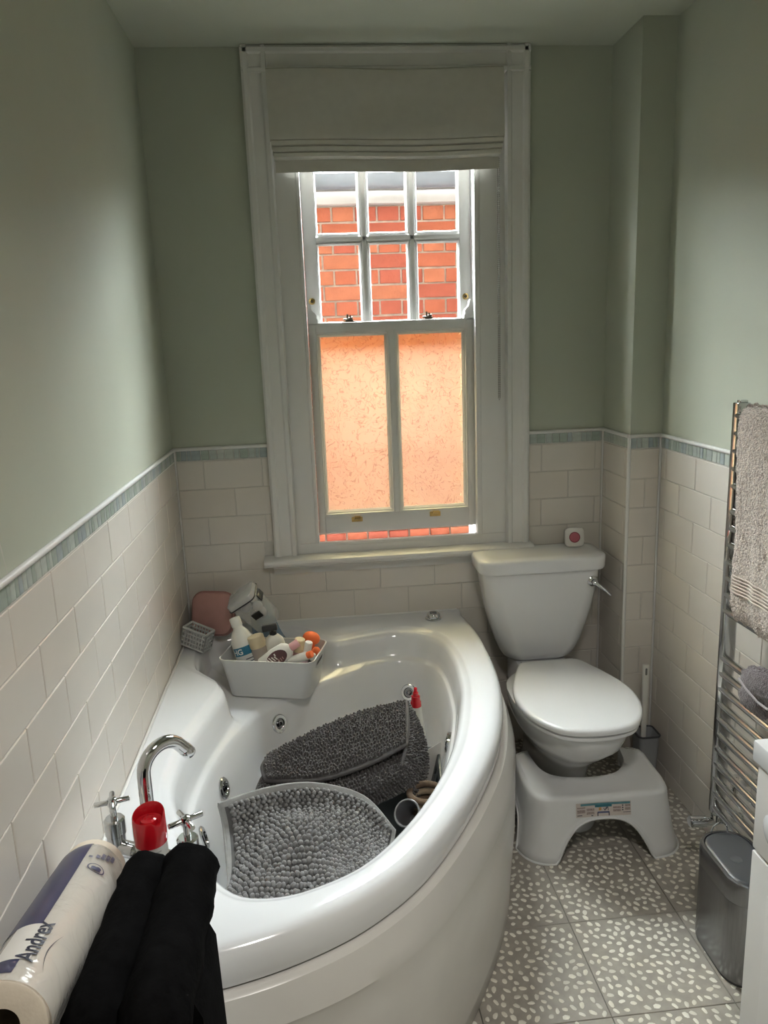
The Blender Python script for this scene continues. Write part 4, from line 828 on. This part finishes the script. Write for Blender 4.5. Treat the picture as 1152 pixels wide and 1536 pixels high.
for sx in (-1, 1): crt(MB().box(sx * (cw / 2 + .003), sx * (cw / 2 + .007), -cdp / 2, cdp / 2, .27, .276).box(sx * (cw / 2 + .003), sx * (cw / 2 + .007), -cdp / 2, cdp / 2, .20, .206), 'crate_rib')
inb = thing('cleaning_bottle', 'white bottle with a stepped red nozzle cap standing behind the dark grey mat', 'bottle', (.749, -.578, .120))
lo([(.019, 0), (.020, .004), (.026, .20), (.027, .26), (.0195, .318), (.0165, .352)]).obj('bottle_body', wpl, inb); lo([(.0165, .350), (.0165, .366), (.0135, .370), (.0130, .384), (.0095, .386), (.0085, .396), (.006, .398), (.0052, .410), (.003, .412)]).obj('nozzle_cap', red, inb)
pp = thing('paper_leaflet', 'white paper leaflet poking up behind the crate in the bath', 'leaflet', (.775, -.695, .245))
mb = MB(); slab(mb, patch([[(-.035, 0, 0), (.0, .0, 0), (.02, .0, 0)], [(-.035, -.005, .08), (.0, -.002, .08), (.026, .0, .08)], [(-.030, -.008, .145), (.0, -.006, .155), (.030, 0, .168)]], 5, 5), .0008); mb.obj('leaflet_sheet', mat('paper_white', (.68, .67, .63), .8, noise=.03), pp)
wk = thing('woven_basket', 'small brown woven basket between the dark grey mat and the crate wall', 'basket', (.728, -.905, .214))
wkm = [mat('dark_seagrass', (.10, .065, .04), .9, noise=.3, nscale=90), mat('pale_seagrass', (.24, .185, .125), .9, noise=.2, nscale=90)]
for k in range(9):
    z = .008 + k * .0205; r = .026 + .0022 * k
    MB().tube([(r * math.cos(a), r * math.sin(a), z) for a in np.linspace(0, 2 * math.pi, 29)[:-1]], .0088, 8, True).obj('woven_coil', wkm[k % 2], wk, 60)
MB().lathe([(.026, .0), (.026, .004)], 20).obj('basket_base', wkm[0], wk)
cu = thing('grey_beaker', 'dark grey plastic beaker lying beside the woven basket and the light grey mat', 'beaker', (.668, -.985, .385))
Mk = face_m((0, 0, 0), (-.45, -.55, .70))
MB().lathe([(.020, -.075), (.024, -.07), (.033, 0), (.0345, .002), (.031, .002), (.022, -.068)], 24, Mk, True, True).obj('beaker_cup', mat('grey_beaker_plastic', (.11, .11, .115), .4, noise=.05), cu)
MB().tube([(Mk @ Vector((.0335 * math.cos(a), .0335 * math.sin(a), .001)))[:] for a in np.linspace(0, 2 * math.pi, 25)[:-1]], .0026, 8, True).obj('beaker_rim', mat('grey_rim', (.20, .20, .205), .35, noise=.05), cu)
# wash bag that fills the middle of the heap
wbg = thing('wash_bag', 'black fabric bag buried under the light grey mat', 'bag', (.43, -1.10, .124))
def wr(w, d, z): return xyz(rr(w, d, .07, 6), z)
MB().rings([wr(.17, .12, .0), wr(.20, .15, .02), wr(.22, .17, .10), wr(.21, .16, .22), wr(.16, .12, .29), wr(.10, .07, .318)]).obj('bag_body', mat('black_nylon', (.015, .015, .016), .6, noise=.1, bump=.3, bscale=120), wbg, 60)

# ------------------------------------------------------------------ toilet
TX = 1.262
wc = thing('toilet', 'white close coupled toilet with closed lid beside the corner bath', 'toilet', (TX, -.30, 0))
def TO(mb, n, m=ceram, sm=45, par=None):
    o = mb.obj(n, m, par or wc, sm)
    if par is None: o.location = -Vector(wc.location)
    return o
def cis(w, d, z, r=.05, bow=.012, yb=-.022):
    P = rr(w, d, r, 7); out = []
    for x, y in P:
        yy = y - d / 2; f = (y / (d / 2)); b = -bow * (1 - (2 * x / w) ** 2) if y < 0 else 0
        out.append((TX + x, yb + yy + b, z))
    return out
cs = [(.205, .11, .404, .05), (.236, .135, .408, .055), (.262, .148, .420, .06), (.288, .156, .445, .06), (.318, .162, .485, .06), (.350, .167, .54, .058), (.380, .172, .60, .056), (.402, .176, .66, .054), (.418, .180, .72, .052), (.424, .182, .752, .052)]
TO(MB().rings([cis(w, d, z, r) for w, d, z, r in cs]), 'cistern')
ld_ = [(.436, .192, .748, .05), (.452, .200, .750, .052), (.458, .205, .756, .055), (.460, .206, .788, .055), (.456, .203, .795, .053), (.446, .195, .799, .05), (.38, .14, .8025, .04)]
TO(MB().rings([cis(w, d, z, r, .016, -.012 - (.205 - d) * .45) for w, d, z, r in ld_]), 'cistern_lid')
lev = TO(MB().lathe([(.019, 0), (.019, .006), (.014, .010), (.010, .012), (.010, .026), (.007, .028)], 20, face_m((TX + .172, -.201, .706), (.1, -1, 0))), 'flush_lever', chrome)
MB().tube([(TX + .172, -.222, .706), (TX + .184, -.232, .698), (TX + .206, -.240, .680), (TX + .224, -.244, .664)], [.0075, .007, .0055, .006], 10).obj('lever_arm', chrome, lev)
def egg(w, yb, yf, z, n=40, ex=2.25, wb=.78, cx=TX):
    """egg outline: flatter at the back (yb), round at the front (yf)"""
    out = []; ym = yb + (yf - yb) * .45
    for i in range(n):
        a = 2 * math.pi * i / n; c, s = math.cos(a), math.sin(a)
        x = w / 2 * math.copysign(abs(c) ** (2 / ex), c)
        if s >= 0: y = ym + (yb - ym) * abs(s) ** (2 / 3.4)
        else: y = ym + (yf - ym) * abs(s) ** (2 / 2.0)
        out.append((cx + x * (1 if s < 0 else 1 - (1 - wb) * s ** 2), y, z))
    return out
TO(MB().rings([egg(.22, -.10, -.60, .0), egg(.225, -.10, -.602, .008), egg(.215, -.11, -.590, .03), egg(.175, -.12, -.545, .09), egg(.175, -.13, -.540, .15), egg(.200, -.15, -.562, .205), egg(.275, -.17, -.645, .27), egg(.335, -.18, -.712, .325), egg(.350, -.19, -.732, .36), egg(.358, -.195, -.740, .385), egg(.356, -.195, -.738, .398), egg(.34, -.20, -.72, .402)]), 'bowl')
TO(MB().rings([xyz(rr(.19, .24, .03, 5, TX, -.145), z) for z in (.30, .398)] + [xyz(rr(.18, .23, .03, 5, TX, -.145), .404)]), 'bowl_shelf')
_half = [(0, -.250), (.060, -.250), (.092, -.253), (.110, -.268), (.128, -.305), (.155, -.375), (.180, -.455), (.190, -.535), (.179, -.618), (.146, -.694), (.095, -.746), (0, -.764)]
_lid = cr(_half + [(-x, y) for x, y in reversed(_half[1:-1])], 5, True)
def lidring(k, z): return [(TX + p[0] * k, -.50 + (p[1] + .50) * k, z) for p in _lid]
TO(MB().rings([lidring(.955, .404), lidring(.975, .407), lidring(.975, .416), lidring(.955, .419)]), 'seat', seatm)
TO(MB().rings([lidring(.970, .4215), lidring(1.0, .426), lidring(1.003, .432), lidring(1.0, .438), lidring(.985, .4425), lidring(.95, .4445), lidring(.7, .447), lidring(.3, .448)]), 'seat_lid', seatm)
for sx in (-1, 1): TO(MB().tube([(TX + sx * .075 - .018, -.240, .425), (TX + sx * .075 + .018, -.240, .425)], .011, 12), 'hinge', seatm)

# sensor on the cistern
sn = thing('call_button', 'small white rounded square call button with a red disc standing on the cistern lid', 'button', (1.405, -.092, .8025))
Ms = Matrix.Rotation(math.radians(-9), 4, 'Z') @ Matrix.Rotation(math.radians(-10), 4, 'X')
def sr(w, y, r=.016): return [(Ms @ Vector((p[0], y, p[1] + .0355)))[:] for p in rr(w, w, r, 6)]
MB().rings([sr(.060, .012), sr(.066, .008), sr(.070, 0), sr(.068, -.009), sr(.060, -.012)]).obj('button_case', mat('sensor_white', (.66, .64, .60), .4, noise=.02), sn)
Mb_ = Ms @ Matrix.Translation((0, -.0118, .0355)) @ Matrix.Rotation(math.pi / 2, 4, 'X')
MB().lathe([(.0195, -.001), (.0195, .0012), (.0170, .0012)], 28, Mb_, True, True).obj('button_ring', mat('dark_red', (.20, .03, .045), .5, noise=.05), sn); MB().lathe([(.0165, .001), (.0165, .0024), (.013, .003)], 28, Mb_).obj('button_disc', mat('dusty_red', (.40, .10, .125), .5, noise=.05), sn)

# ------------------------------------------------------------------ footstool wrapped round the toilet base
st = thing('toilet_footstool', 'white moulded footstool curving round the foot of the toilet', 'footstool', (1.285, -.60, 0))
SZ = .196; sx0, sx1 = 1.088, 1.502
def stool():
    # outline of the top, from the back of the left arm round the front to the back of the right arm
    top = cr([(1.094, -.452), (1.088, -.52), (1.086, -.60), (1.092, -.662), (1.120, -.690), (1.19, -.695), (1.285, -.697), (1.385, -.703), (1.455, -.706), (1.490, -.690), (1.503, -.64), (1.505, -.57), (1.508, -.49)], 8)
    m = len(top); cut = []
    cc = (1.297, -.455); rc = (.128, .150)
    inn = cr([(1.139, -.430), (1.142, -.48), (1.150, -.53), (1.172, -.568), (1.212, -.590), (1.262, -.600), (1.30, -.602), (1.345, -.598), (1.385, -.582), (1.412, -.556), (1.430, -.52), (1.438, -.485), (1.442, -.46)], 8)
    # round the arm ends
    top[0:0] = [np.array(p) for p in ((1.142, -.418), (1.118, -.424), (1.100, -.434))]; top += [np.array(p) for p in ((1.504, -.470), (1.488, -.455), (1.468, -.450))]
    inn[0:0] = [np.array(p) for p in ((1.141, -.420), (1.140, -.423), (1.139, -.427))]; inn += [np.array(p) for p in ((1.445, -.456), (1.450, -.452), (1.458, -.450))]
    return np.array(top), np.array(inn)
tp, inn_ = stool(); m = len(tp)
cen = np.array((1.295, -.55)); dl = np.gradient(tp, axis=0); nr = np.stack([dl[:, 1], -dl[:, 0]], 1); nr /= np.linalg.norm(nr, axis=1, keepdims=True)
sgn = np.sign(((tp - cen) * nr).sum(1)); nr *= np.median(sgn)
arc = np.concatenate([[0], np.cumsum(np.linalg.norm(np.diff(tp, axis=0), axis=1))])
def sidez(i):
    """lower edge of the skirt: arches at the front and both sides between four feet"""
    x, y = tp[i]
    if y < -.675 and 1.10 < x < 1.49:
        t = (x - 1.293) / .146
        return .128 * max(0, 1 - abs(t) ** 3.0) ** .92 if abs(t) < 1 else 0
    if -.655 < y < -.46 and (x < 1.1 or x > 1.49):
        t = (y + .558) / .082; return .105 * max(0, 1 - abs(t) ** 3) ** .6 if abs(t) < 1 else 0
    return 0
def sweep(i, t): return .026 * (t ** 1.3)
K = 9; rows = []
dip = [.012 * math.exp(-((p[0] - 1.285) / .10) ** 2) if p[1] < -.66 else 0 for p in tp]
for k in range(K + 1):
    row = []
    for i in range(m):
        zt = SZ - .010 - dip[i] * .4; zb = sidez(i); t = k / K; z = zt + (zb - zt) * t; q = tp[i] + nr[i] * (.006 + .034 * ((zt - z) / zt) ** 1.15 + (.006 if k == K else 0)); row.append((q[0], q[1], max(z, .0012)))
    rows.append(row)
shoulder = [[(*(tp[i] + nr[i] * .003), SZ - .003 - dip[i] * .4) for i in range(m)], [(*(tp[i] - nr[i] * .005), SZ - dip[i] * .4) for i in range(m)]]
def lerp_in(k): return [(*(tp[i] * (1 - k) + inn_[i] * k), SZ - .004 * math.sin(math.pi * k) - dip[i] * .4 * (1 - k)) for i in range(m)]
inr = [[(*inn_[i], SZ - .004) for i in range(m)], [(*(inn_[i]), SZ - .012) for i in range(m)], [(*(inn_[i] * .985 + cen * .015), SZ - .035) for i in range(m)]]
body = MB(); body.grid(list(reversed(inr)) + [lerp_in(k) for k in (.97, .8, .55, .3, .12)] + list(reversed(shoulder)) + rows)
so = body.obj('stool_shell', stoolm, st, 50); so.location = -Vector(st.location)
sm = so.modifiers.new('wall', 'SOLIDIFY'); sm.thickness = .0045; sm.offset = 0
eb = MB().tube([rows[-1][i] for i in range(3, m - 3)], .0042, 6); o = eb.obj('stool_rim', stoolm, st, 60); o.location = -Vector(st.location)
# printed sticker on the front skirt
def skirt(x, f, h=.0040):
    i = min(range(m), key=lambda j: abs(tp[j][0] - x) + (9 if tp[j][1] > -.66 else 0)); j = i + 1 if tp[i][0] < x else i - 1
    s = 0 if abs(tp[j][0] - tp[i][0]) < 1e-6 else (x - tp[i][0]) / (tp[j][0] - tp[i][0]); zt = SZ - .010 - dip[i] * .4; z = .134 + .043 * f
    def q(a): return tp[a] + nr[a] * (.006 + .034 * ((zt - z) / zt) ** 1.15 + h + .0026)
    p = q(i) * (1 - s) + q(j) * s; return (p[0], p[1], z)
def stick(x0, x1, f0, f1, m_, n, h, bow=0, k=14):
    mb = MB(); mb.grid([[skirt(x, f + bow * (2 * (x - 1.29) / .17) ** 2, h) for x in np.linspace(x0, x1, k)] for f in (f0, (f0 + f1) / 2, f1)]); o = mb.obj(n, m_, st, 60); o.location = -Vector(st.location); return o
so.parent = st
sk = stick(1.208, 1.376, .0, 1.0, mat('sticker_paper', (.56, .50, .46), .5, noise=.04), 'sticker', .0022)
stick(1.222, 1.374, .80, .96, mat('sticker_teal', (.10, .25, .29), .45, noise=.25, nscale=60), 'sticker_banner', .0030); stick(1.266, 1.318, .66, .84, mat('sticker_deep_teal', (.03, .16, .21), .45, noise=.2, nscale=60), 'sticker_banner', .0034, .0)
for x0, x1, f0, f1 in ((1.211, 1.236, .62, .72), (1.211, 1.236, .30, .54), (1.240, 1.264, .42, .60), (1.240, 1.264, .18, .36), (1.322, 1.346, .50, .64), (1.322, 1.346, .28, .44), (1.358, 1.374, .60, .76), (1.358, 1.374, .36, .54)): stick(x0, x1, f0, f1, mat('sticker_text', (.36, .29, .27), .5, noise=.5, nscale=400), 'sticker_text', .0030, 0, 5)
dk = mat('sticker_ink', (.03, .035, .07), .5, noise=.1)
stick(1.274, 1.310, .22, .34, mat('sticker_blue', (.09, .11, .22), .5, noise=.3, nscale=200), 'sticker_box', .0030, 0, 5); stick(1.273, 1.276, .03, .30, dk, 'sticker_rule', .0034, 0, 3); stick(1.308, 1.311, .03, .30, dk, 'sticker_rule', .0034, 0, 3)
stick(1.278, 1.286, .42, .62, mat('sticker_amber', (.45, .24, .08), .5, noise=.1), 'sticker_mark', .0030, 0, 3)
for q in (((1.293, .56), (1.297, .40), (1.303, .66)), ((1.298, .44), (1.306, .64), (1.307, .40))):
    for a, b in zip(q[:-1], q[1:]):
        o = MB().tube([skirt(a[0], a[1], .0032), skirt(b[0], b[1], .0032)], .0009, 5).obj('sticker_mark', dk, st, 60); o.location = -Vector(st.location)
for f in (.34, .50, .66): stick(1.349, 1.353, f, f + .09, dk, 'sticker_icon', .0032, 0, 3)
stick(1.352, 1.375, .20, .235, dk, 'sticker_rule', .0032, 0, 4); stick(1.211, 1.226, .12, .17, dk, 'sticker_rule', .0032, 0, 4); stick(1.254, 1.260, .06, .12, dk, 'sticker_icon', .0032, 0, 3)

# toilet brush in the corner
br = thing('toilet_brush', 'white toilet brush standing in a grey holder in the corner behind the toilet', 'toilet brush', (1.590, -.335, 0))
o = MB().rings([xyz(rr(.060, .062, .014), .001), xyz(rr(.074, .080, .016), .17), xyz(rr(.078, .084, .016), .182), xyz(rr(.072, .078, .014), .182), xyz(rr(.066, .072, .014), .165), xyz(rr(.05, .05, .012), .02)]).obj('brush_holder', mat('holder_grey', (.30, .31, .32), .4, noise=.04), br)
o = MB().tube([p for p in [(*q, .181) for q in rr(.076, .082, .016)]], .0035, 8, True).obj('holder_rim', dgrey, br)
hb = MB(); hb.rings([[(p[0] - .008, .003 + p[1], z) for p in rr(w, .012, .005)] for w, z in ((.016, .03), (.018, .16), (.022, .30), (.024, .42), (.022, .434))]); hb.obj('brush_handle', wpl, br)
hb = MB(); hb.rings([[(p[0] - .008, -.0036, .410 + p[1]) for p in rr(.007, .026, .0034)], [(p[0] - .008, -.0030, .410 + p[1]) for p in rr(.007, .026, .0034)]]); hb.obj('hanging_slot', mat('slot_dark', (.12, .12, .11), .6, noise=.1), br)

# ------------------------------------------------------------------ towel radiator on the right wall
rad = thing('towel_radiator', 'tall chrome ladder towel radiator on the right wall', 'radiator', (1.585, -1.08, .2))
def RA(mb, n, m=chrome, par=None, **k):
    o = mb.obj(n, m, par or rad, **k)
    if par is None: o.location = -Vector(rad.location)
    return o
RX, RY0, RY1 = 1.575, -.845, -1.345
for y in (RY0, RY1):
    RA(MB().box(RX - .020, RX + .016, y - .014, y + .014, .205, 1.370, .004), 'post'); RA(MB().box(RX - .012, RX + .010, y - .008, y + .008, 1.369, 1.376, .002), 'post_cap')
zs = [.225 + .0455 * k for k in range(11)] + [.815 + .0455 * k for k in range(7)] + [1.155 + .0455 * k for k in range(5)]
for z in zs: RA(MB().tube([(RX - .010, RY0 - .002, z), (RX - .013, RY0 - .03, z), (RX - .013, RY1 + .03, z), (RX - .010, RY1 + .002, z)], .0110, 12), 'bar')
for y in (RY0 - .075, RY1 + .075):
    for z in (.3385, .9): RA(MB().tube([(XR - .001, y, z), (RX, y, z)], .009, 12).tube([(RX + .004, y, z - .026), (RX + .004, y, z + .026)], .008, 10), 'wall_bracket')
vl = RA(MB().tube([(RX - .002, RY0, .206), (RX - .002, RY0, .172)], .0125, 16).tube([(RX + .012, RY0, .175), (XR - .002, RY0, .175)], .009, 12).lathe([(.016, 0), (.016, .01)], 16, Matrix.Translation((RX - .002, RY0, .190))), 'radiator_valve')
RA(MB().tube([(RX - .002, RY0, .175), (RX - .030, RY0 + .004, .175), (RX - .031, RY0 + .004, .175), (RX - .074, RY0 + .010, .174), (RX - .077, RY0 + .010, .174)], [.012, .0125, .0165, .0165, .013], 18), 'valve_head', chrome)
RA(MB().lathe([(.018, 0), (.012, .004)], 18, face_m((XR - .001, RY0, .175), (-1, 0, 0))), 'pipe_collar')

# towel over the top bars
twm = mat('taupe_terry', (.62, .53, .46), .95, noise=.38, nscale=150, bump=1.0, bscale=230, sheen=.3, bdist=.008)
tw = thing('bath_towel', 'taupe terry bath towel hanging over the top bars of the radiator', 'towel', (1.54, -1.12, 1.36))
prof = [(1.541, .826), (1.531, .86), (1.528, .93), (1.527, 1.05), (1.529, 1.18), (1.533, 1.29), (1.535, 1.335), (1.543, 1.357), (1.560, 1.3655), (1.574, 1.362), (1.584, 1.345), (1.592, 1.30), (1.596, 1.20), (1.598, 1.08), (1.598, .98)]
pf = cr(prof, 13); G1 = []
for k, (x, z) in enumerate(pf):
    row = []
    for y in np.linspace(-.905, -1.315, 110):
        f = min(1, max(0, (1.36 - z) / .5)) if k < len(pf) * .6 else 0
        w = .006 * math.sin((y + .9) * 40 + z * 2.2) * f + .010 * math.exp(-((y + 1.0) / .022) ** 2) * f * (z < 1.2)
        yy = y - .035 * f * (1 if y > -1.1 else .3) + .008 * math.sin(z * 16) * (1 if y > -.93 else .2)
        nz = RNG.normal(0, .0013)
        row.append((x - w + nz if k < len(pf) * .6 else x + nz, yy, z + RNG.normal(0, .0007) - (0.02 * (-.905 - y) if k < 18 else 0)))
    G1.append(row)
mb = MB(); slab(mb, G1, .009); o = mb.obj('towel_cloth', twm, tw, 60); o.location = -Vector(tw.location)
bd = MB()
for k in range(6):
    z = .902 + k * .0085; bd.tube([(1.5255 - .006 * math.sin((y + .9) * 40 + z * 2.2) * .9 - .010 * math.exp(-((y + 1.0) / .022) ** 2) * .9, y - .035 * .9 * (1 if y > -1.1 else .3), z - .02 * (-.905 - y) * 0) for y in np.linspace(-.91, -1.31, 60)], .0022, 6)
o = bd.obj('woven_band', mat('taupe_weave', (.62, .54, .47), .8, noise=.1, nscale=300), tw, 60); o.location = -Vector(tw.location)
# fluffy mitt
gl = thing('fluffy_wash_mitt', 'mauve grey fluffy wash mitt tucked over the radiator bars below the towel', 'wash mitt', (1.532, -1.10, .716))
glm = mat('mauve_fluff', (.115, .090, .098), .95, noise=.4, nscale=130, bump=1.0, bscale=260, sheen=.4, bdist=.006)
def fluff(c, r, amp=.006, nu=44, nv=26):
    mb = MB(); R = []
    for j in range(nv + 1):
        t = math.pi * (.02 + .96 * j / nv); row = []
        for i in range(nu):
            a = 2 * math.pi * i / nu; k = 1 + RNG.normal(0, .05); row.append((c[0] + r[0] * k * math.sin(t) * math.cos(a), c[1] + r[1] * k * math.sin(t) * math.sin(a), c[2] - r[2] * k * math.cos(t) + .012 * math.sin(a * 2 + 1) * math.sin(t)))
        R.append(row)
    return mb.rings(R)
for nme, c, r in (('mitt_body', (-.016, -.012, .002), (.022, .092, .040)), ('mitt_cuff', (-.014, .026, -.046), (.018, .060, .036))): fluff(c, r).obj(nme, glm, gl, 80)
MB().box(-.010, -.004, .058, .080, -.045, .005, .002).obj('mitt_tag', mat('clear_tag', (.45, .46, .47), .3, noise=.04), gl)
MB().tube([(-.030, .070, -.01), (-.036, .030, -.018), (-.034, -.02, -.03), (-.032, -.06, -.03)], .003, 6).obj('mitt_seam', mat('seam_grey', (.35, .32, .32), .8, noise=.05), gl)

# ------------------------------------------------------------------ pedal bin
bn = thing('pedal_bin', 'brushed steel pedal bin with a charcoal lid under the towel radiator', 'bin', (1.472, -1.135, 0))
BNW, BND = .134, .225
def bo(z, g=0, rr_=.062): return xyz(rr(BNW + 2 * g, BND + 2 * g, rr_ + g, 10), z)
MB().rings([bo(.002, -.002), bo(.012, -.001)]).obj('bin_base', black, bn)
MB().rings([bo(.010), bo(.014, .0005), bo(.222, .0005), bo(.224, .0)]).obj('bin_body', brush_st, bn, 30)
MB().rings([bo(.225, .0012), bo(.228, .0016), bo(.270, .0016), bo(.278, -.001), bo(.279, -.008), bo(.274, -.010)], True, False, False).obj('bin_collar', brush_st, bn, 30)
MB().rings([bo(.266, -.0105), bo(.277, -.0105), bo(.2795, -.013), bo(.2805, -.02)]).obj('bin_lid', dgrey, bn, 40)
MB().lathe([(.014, .2800), (.014, .2812), (.012, .2806)], 20, Matrix.Translation((-.012, -.005, 0))).obj('lid_dimple', mat('lid_grey', (.075, .078, .084), .4, noise=.04), bn)
MB().tube([(-.022 * math.cos(a) + .005, BND / 2 - .006 , .276 + .030 * math.sin(a)) for a in np.linspace(0, math.pi, 15)], .0022, 8).obj('wire_handle', chrome, bn)
MB().box(.0, .045, -BND / 2 - .004, -BND / 2 + .003, .004, .010, .002).obj('pedal', dgrey, bn)

# ------------------------------------------------------------------ vanity unit
vn = thing('vanity_unit', 'white painted vanity unit with a pale top at the near right of the room', 'cabinet', (1.46, -1.80, 0))
vw = mat('vanity_white', (.66, .645, .62), .35, noise=.02, nscale=9)
VX, VY0, VY1 = 1.288, -1.492, -2.15
def VA(mb, n, m=vw, par=None):
    o = mb.obj(n, m, par or vn)
    if par is None: o.location = -Vector(vn.location)
    return o
VA(MB().box(VX, XR - .002, VY1, VY0, .001, .765), 'carcass')
VA(MB().box(VX - .018, VX - .001, VY1 + .002, VY0 - .002, .592, .760, .003), 'drawer_front'); dd = VA(MB().box(VX - .018, VX - .001, (VY0 + VY1) / 2 + .002, VY0 - .002, .06, .586, .003), 'door'); VA(MB().box(VX - .018, VX - .001, VY1 + .002, (VY0 + VY1) / 2 - .002, .06, .586, .003), 'door')
VA(MB().box(VX - .0195, VX - .0175, (VY0 + VY1) / 2 + .06, VY0 - .060, .12, .53, .001), 'door_panel', vw)
kd = VA(MB().lathe([(.010, 0), (.010, .012), (.030, .016), (.034, .022), (.032, .030), (.020, .036), (.006, .038)], 28, face_m((VX - .018, -1.600, .695), (-1, 0, 0))), 'knob', ceram)
VA(MB().box(VX - .022, XR - .002, VY1 - .01, VY0 + .012, .766, .808, .004), 'vanity_top', ceram)
# unseen fitting added behind the camera to go with the fill lamp
cf = thing('fill_light_fitting', 'round white ceiling fitting added unseen behind the camera for fill light', 'light', (.8, -2.35, ZC))
MB().lathe([(.20, -.001), (.20, -.03), (.195, -.045), (.185, -.05)], 32).obj('light_base', white, cf)
